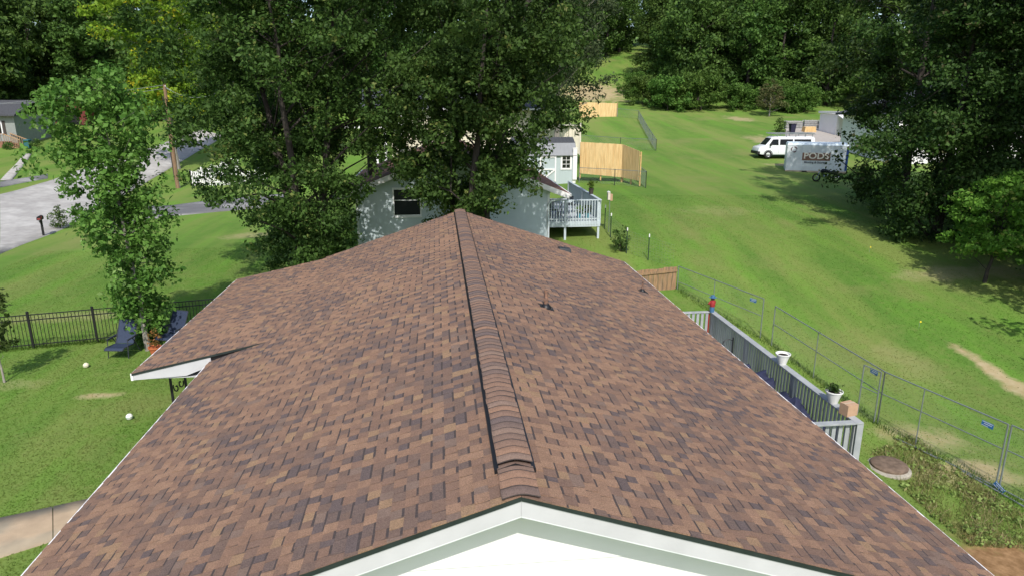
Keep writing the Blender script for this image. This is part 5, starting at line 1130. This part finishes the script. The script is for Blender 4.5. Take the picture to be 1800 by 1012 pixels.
L1 = 'tall green tree of the wood behind the street and grey house'; L2 = 'tall tree of the dark wood above the field bushes'; L3 = 'tall tree of the wood beyond the cream house'
for (x, y) in ((-84,92),(-75,98),(-66,104),(-57,99),(-48,104),(-40,108),(-33,114),(-80,112),(-70,118),(-60,114),(-51,120),(-43,124),(-27,122),(-18,118),(-60,92),(-90,104),(-25,134),(-35,134),(-45,138),(-70,90),(-52,111),(-66,127),(-76,128),(-56,132),(-30,106),(-12,136),(-20,150),(-34,150),(-48,152),(-62,146),(-78,142),(-90,120)):
    stand(x+random.uniform(-1.5,1.5), y+random.uniform(-2,2), .98, L1, 'wood behind the street')
for (x, y) in ((-9,116),(0,120),(9,124),(18,132),(24,146),(30,160),(38,172),(5,138),(14,150),(-4,134),(22,172),(34,153),(39,158),(44,165),(33,168),(40,180),(48,176),(29,178)):
    stand(x+random.uniform(-1.5,1.5), y+random.uniform(-2,2), 1.0, L3, 'wood beyond the cream house')
for (x, y) in ((43.5,132),(41.5,121),(44,113),(50,112),(56,110),(62,107),(68,104),(75,101),(82,98),(48,124),(55,121),(62,118),(70,116),(78,112),(88,108),(47,142),(56,133),(66,130),(76,126),(50,154),(62,146),(88,92),(94,86),(72,92),(60,160),(70,152),(82,142),(92,124),(54,168),(46,186),(58,182)):
    stand(x+random.uniform(-1.2,1.2), y+random.uniform(-1.5,1.5), .95, L2, 'dark wood above the field')
# field-edge bushes
b0 = make_tree('field_bush', (0,0,-60), .2, 5.6, W((0,3.6),(.3,4.2),(.7,3.2),(1,1.2)), 190, 56, .30, .8, LF['hedge'], bark_d, .12, 90, nl=34, lr=1.5, limbs=10, label='x', lobes=.2)
labs = [(1140,190,.85,'first rounded bush at the foot of the wood, by the grass strip'),(1185,200,.95,'broad dark bush in the middle of the field-edge bushes'),(1245,200,1.05,'broad olive bush beside the bare patch at the field edge'),(1120,172,.7,'smaller bush up the strip beside the wood'),(1310,200,.75,'low bush between the bare patch and the small tree'),(1400,203,.7,'low green bush behind the pallet walls'),(1432,203,.75,'low green bush right behind the yellow lumber'),(1380,198,.8,'low shaded bush behind the small pale tree')]
for i, (px, py, s, lab) in enumerate(labs):
    o = b0 if i == 0 else copy_tree(b0)
    o['label'] = lab; o['category'] = 'bush'; o['group'] = 'bushes along the field edge'; BUSH = ((33.37, 108.84, 7.13),(35.48, 102.69, 6.35),(40.81, 102.72, 6.34),(34.47, 119.29, 8.76),(46.45, 102.29, 6.33),(52.80, 98.89, 6.13),(55.23, 98.16, 6.14),(52.59, 101.98, 6.50))[i]
    o.location = at_g(BUSH[0], BUSH[1]+3.2); o.scale = (s, s, s*.95); o.rotation_euler[2] = i*1.7
p = (48.56, 98.80, 5.98); make_tree('redbud_tree', at_g(p[0],p[1]), 1.2, 5.0, W((0,1.4),(.4,2.1),(.8,1.4),(1,.5)), 90, 40, .22, .5, leafmat('leaf_rust', (.05,.065,.02), (.13,.13,.05), (.22,.15,.09), .1), bark_p, .09, 95, limbs=20, label='small pale stemmed tree at the field edge')
def shrub(p, s, lm, lab, seed, h=1.0, w_=.5):
    return make_tree('shrub', at_g(p[0],p[1]), .05, h*s, W((0,w_*.7),(.5,w_),(1,w_*.4)), 40, 26, .10*max(.8,s), .22*s, LF[lm], bark_d, .02, seed, limbs=8, label=lab, cat='shrub')
shrub((-24.50, 46.69, 0.08), 1.0, 'bush', 'loose shrub at the road edge beside the mailbox', 101, 1.5, .6)
shrub((8.85, 32.38, 0.87), .9, 'bush', 'dark shrub growing into the wire fence by a steel post', 102, 1.3, .4)
shrub((41.75, 81.74, 4.50), 1.3, 'wood', 'dark shrub at the left end of the pallet walls', 103, 1.3, .7)
shrub((xw+2.6,gy_+.4), 1.1, 'wood', 'round dark shrub beside the teal bin', 104, 1.0, .6)
shrub((xw+.3,gy_-.9), 1.0, 'wood', 'low round shrub before the porch of the grey house', 105, .8, .5)
shrub((-10.13, 23.55, 0.01), .8, 'maple', 'low green clump at the foot of the maple', 106, .7, .5)
shrub((-5.39, 35.16, 0.21), 1.2, 'oak', 'dark undergrowth at the foot of the large oak', 107, 1.4, 1.2)
# ------------------------------------------------------------------ grass blades on the near lawns, tall weeds by the fence
def grassmat(name, dark, light, accent, acc):
    m = leafmat(name, dark, light, accent, acc, .42); m.node_tree.nodes['Principled BSDF'].inputs['Specular IOR Level'].default_value = .05
    return m
def blades(name, X, Y, hmin, hmax, wd, m, seed, lean=.5, vb=None):
    r = np.random.default_rng(seed); n = len(X); Zb = tz(X, Y) + relief(X, Y) - .005
    h = hmin + (hmax-hmin)*r.random(n)**1.5; a = r.random(n)*6.283; la = r.random(n)*6.283; ll = h*lean*r.random(n)
    w_ = wd*(.6+.8*r.random(n)); dx, dy = np.cos(a)*w_/2, np.sin(a)*w_/2
    V = np.stack([np.stack([X-dx,Y-dy,Zb],-1), np.stack([X+dx,Y+dy,Zb],-1), np.stack([X+np.cos(la)*ll,Y+np.sin(la)*ll,Zb+h],-1)], 1).reshape(-1,3)
    me = bpy.data.meshes.new(name); fast_mesh(me, V, np.arange(3*n).reshape(n,3)); me.materials.append(m)
    v = r.random(n)*.8 + .1 if vb is None else np.clip(vb + r.normal(0,.18,n), 0, 1)
    at = me.attributes.new('v','FLOAT','FACE'); at.data.foreach_set('value', v.astype(np.float32)); return me
def sample(n, x0, x1, y0, y1, seed, pw=1.3):
    r = np.random.default_rng(seed); X = x0+(x1-x0)*r.random(n*3); Y = y0+(y1-y0)*r.random(n*3)
    d = np.hypot(X, Y); k = r.random(n*3) < (12/np.maximum(d,12))**pw; X, Y = X[k][:n], Y[k][:n]
    return X, Y
def spot_clear(X, Y, rng_):
    keep = np.ones(len(X), bool)
    for (sx, sy, rx, ry, kk) in SPOTS: keep &= (((X-sx)/rx)**2+((Y-sy)/ry)**2 > .9+.6*rng_.random(len(X))) | (rng_.random(len(X)) > kk)
    return keep
gm, gt, gb = _new('grass_blades'); N_, L_, g_n, noise_, rmp_, mix_, _m = nodekit(gt)
tc = turf(noise_, rmp_, mix_); av = N_.new('ShaderNodeAttribute'); av.attribute_name = 'v'; sc_ = N_.new('ShaderNodeVectorMath'); sc_.operation = 'SCALE'
L_.new(tc, sc_.inputs[0]); L_.new(rmp_(av.outputs['Fac'], 0., 1., .80, 1.32), sc_.inputs['Scale']); L_.new(sc_.outputs[0], gb.inputs['Base Color']); gb.inputs['Roughness'].default_value = .9; gb.inputs['Specular IOR Level'].default_value = .05
tl_ = N_.new('ShaderNodeBsdfTranslucent'); L_.new(sc_.outputs[0], tl_.inputs[0]); ms_ = N_.new('ShaderNodeMixShader'); ms_.inputs[0].default_value = .4
L_.new(gb.outputs[0], ms_.inputs[1]); L_.new(tl_.outputs[0], ms_.inputs[2]); L_.new(ms_.outputs[0], N_['Material Output'].inputs[0])
rr = np.random.default_rng(77)
X, Y = sample(250000, -22, -4.5, 8.5, 40, 1)
a_, b_ = wl[0], wl[1]-wl[0]; c0, c1 = wr[0], wr[1]-wr[0]
tx = (X-a_[0])/b_[0]; yU = a_[1]+b_[1]*tx; yD = c0[1]+c1[1]*(X-c0[0])/c1[0]
k = ~((Y < yU+.02) & (Y > yD-.02)) & spot_clear(X, Y, rr) & ~((X > -6.6) & (Y > 14)); X, Y = X[k], Y[k]
nz = np.sin(X*.9+Y*.4)*np.sin(Y*.8-X*.3)*.18+.45
o = tag(link('lawn_grass', blades('lawn_grass', X, Y, .012, .04, .034, gm, 3, 2.6, vb=nz)), 'short mown grass of the near front lawn', 'grass', kind='stuff')
X, Y = sample(260000, 6.6, 34, 9, 46, 2); k = spot_clear(X, Y, rr) & ~((X < 9.3) & (Y > 12.9) & (Y < 21.6)); X, Y = X[k], Y[k]
nz = np.sin(X*.5+Y*.9)*np.sin(Y*.45-X*.7)*.2+.45
tag(link('field_grass', blades('field_grass', X, Y, .012, .045, .036, gm, 4, 2.6, vb=nz)), 'mown grass of the sloping field', 'grass', kind='stuff')
wm = grassmat('weed_blades', (.135,.155,.044), (.265,.275,.100), (.48,.40,.23), .35)
ring = np.array([(11.66, 15.86, -1.41)[:2], (13.78, 17.13, -1.58)[:2], (13.82, 14.88, -1.68)[:2], (14.01, 13.24, -1.74)[:2], (12.78, 11.90, -1.63)[:2], (11.39, 11.93, -1.47)[:2], (11.49, 13.95, -1.46)[:2]])
def inside(X, Y, P):
    c = np.zeros(len(X), bool); j = len(P)-1
    for i in range(len(P)):
        q = ((P[i,1] > Y) != (P[j,1] > Y)) & (X < (P[j,0]-P[i,0])*(Y-P[i,1])/(P[j,1]-P[i,1]+1e-12)+P[i,0]); c ^= q; j = i
    return c
X = rr.uniform(8, 16, 120000); Y = rr.uniform(8.5, 19, 120000); k = inside(X, Y, ring) & (np.hypot(X-wx, Y-wy) > .6); X, Y = X[k], Y[k]
dens = np.sin(X*2.1+1)*np.sin(Y*1.7)+.6*np.sin(X*4.3-Y*3.1); k = rr.random(len(X)) < .55+.35*dens; X, Y, dens = X[k][:42000], Y[k][:42000], dens[k][:42000]
tag(link('tall_weeds', blades('tall_weeds', X, Y, .04, .19, .022, wm, 6, 1.3, vb=.5+.3*dens)), 'rank olive and straw coloured weeds below the deck', 'weeds', kind='stuff')
sel = rr.choice(len(X), 130, replace=False); wp_ = np.c_[X[sel], Y[sel], tz(X[sel], Y[sel])+.04+.07*rr.random(130)]
tag(link('broadleaf_weeds', leaf_mesh('broadleaf_weeds', wp_, np.full(130,.15), 14, .075, leafmat('leaf_weed', (.11,.16,.035), (.23,.29,.08), (.36,.31,.15), .2), .6, .8, 15)), 'leafy green weeds scattered through the rank grass below the deck', 'weeds', kind='stuff')
X = rr.uniform(8, 16, 60000); Y = rr.uniform(9, 30, 60000)
fx = np.interp(Y, [FA[1],FB[1],FC[1],FE[1]], [FA[0],FB[0],FC[0],FE[0]]); k = np.abs(X-fx) < .35*rr.random(len(X)); X, Y = X[k], Y[k]
tag(link('fence_weeds', blades('fence_weeds', X, Y, .05, .25, .022, grassmat('fence_grass', (.045,.10,.016), (.12,.19,.035), (.24,.2,.09), .1), 8, .8)), 'longer grass along the foot of the chain link panels', 'grass', kind='stuff')
X = rr.uniform(-20, -6, 60000); Y = rr.uniform(21, 26, 60000); s_ = (X-fa.x)/fu.x; fy = fa.y+fu.y*s_; k = np.abs(Y-fy) < .25*rr.random(len(X)); X, Y = X[k], Y[k]
tag(link('fence_grass', blades('fence_grass', X, Y, .05, .22, .022, MATS['fence_grass'], 9, .8)), 'longer grass along the black iron fence', 'grass', kind='stuff')
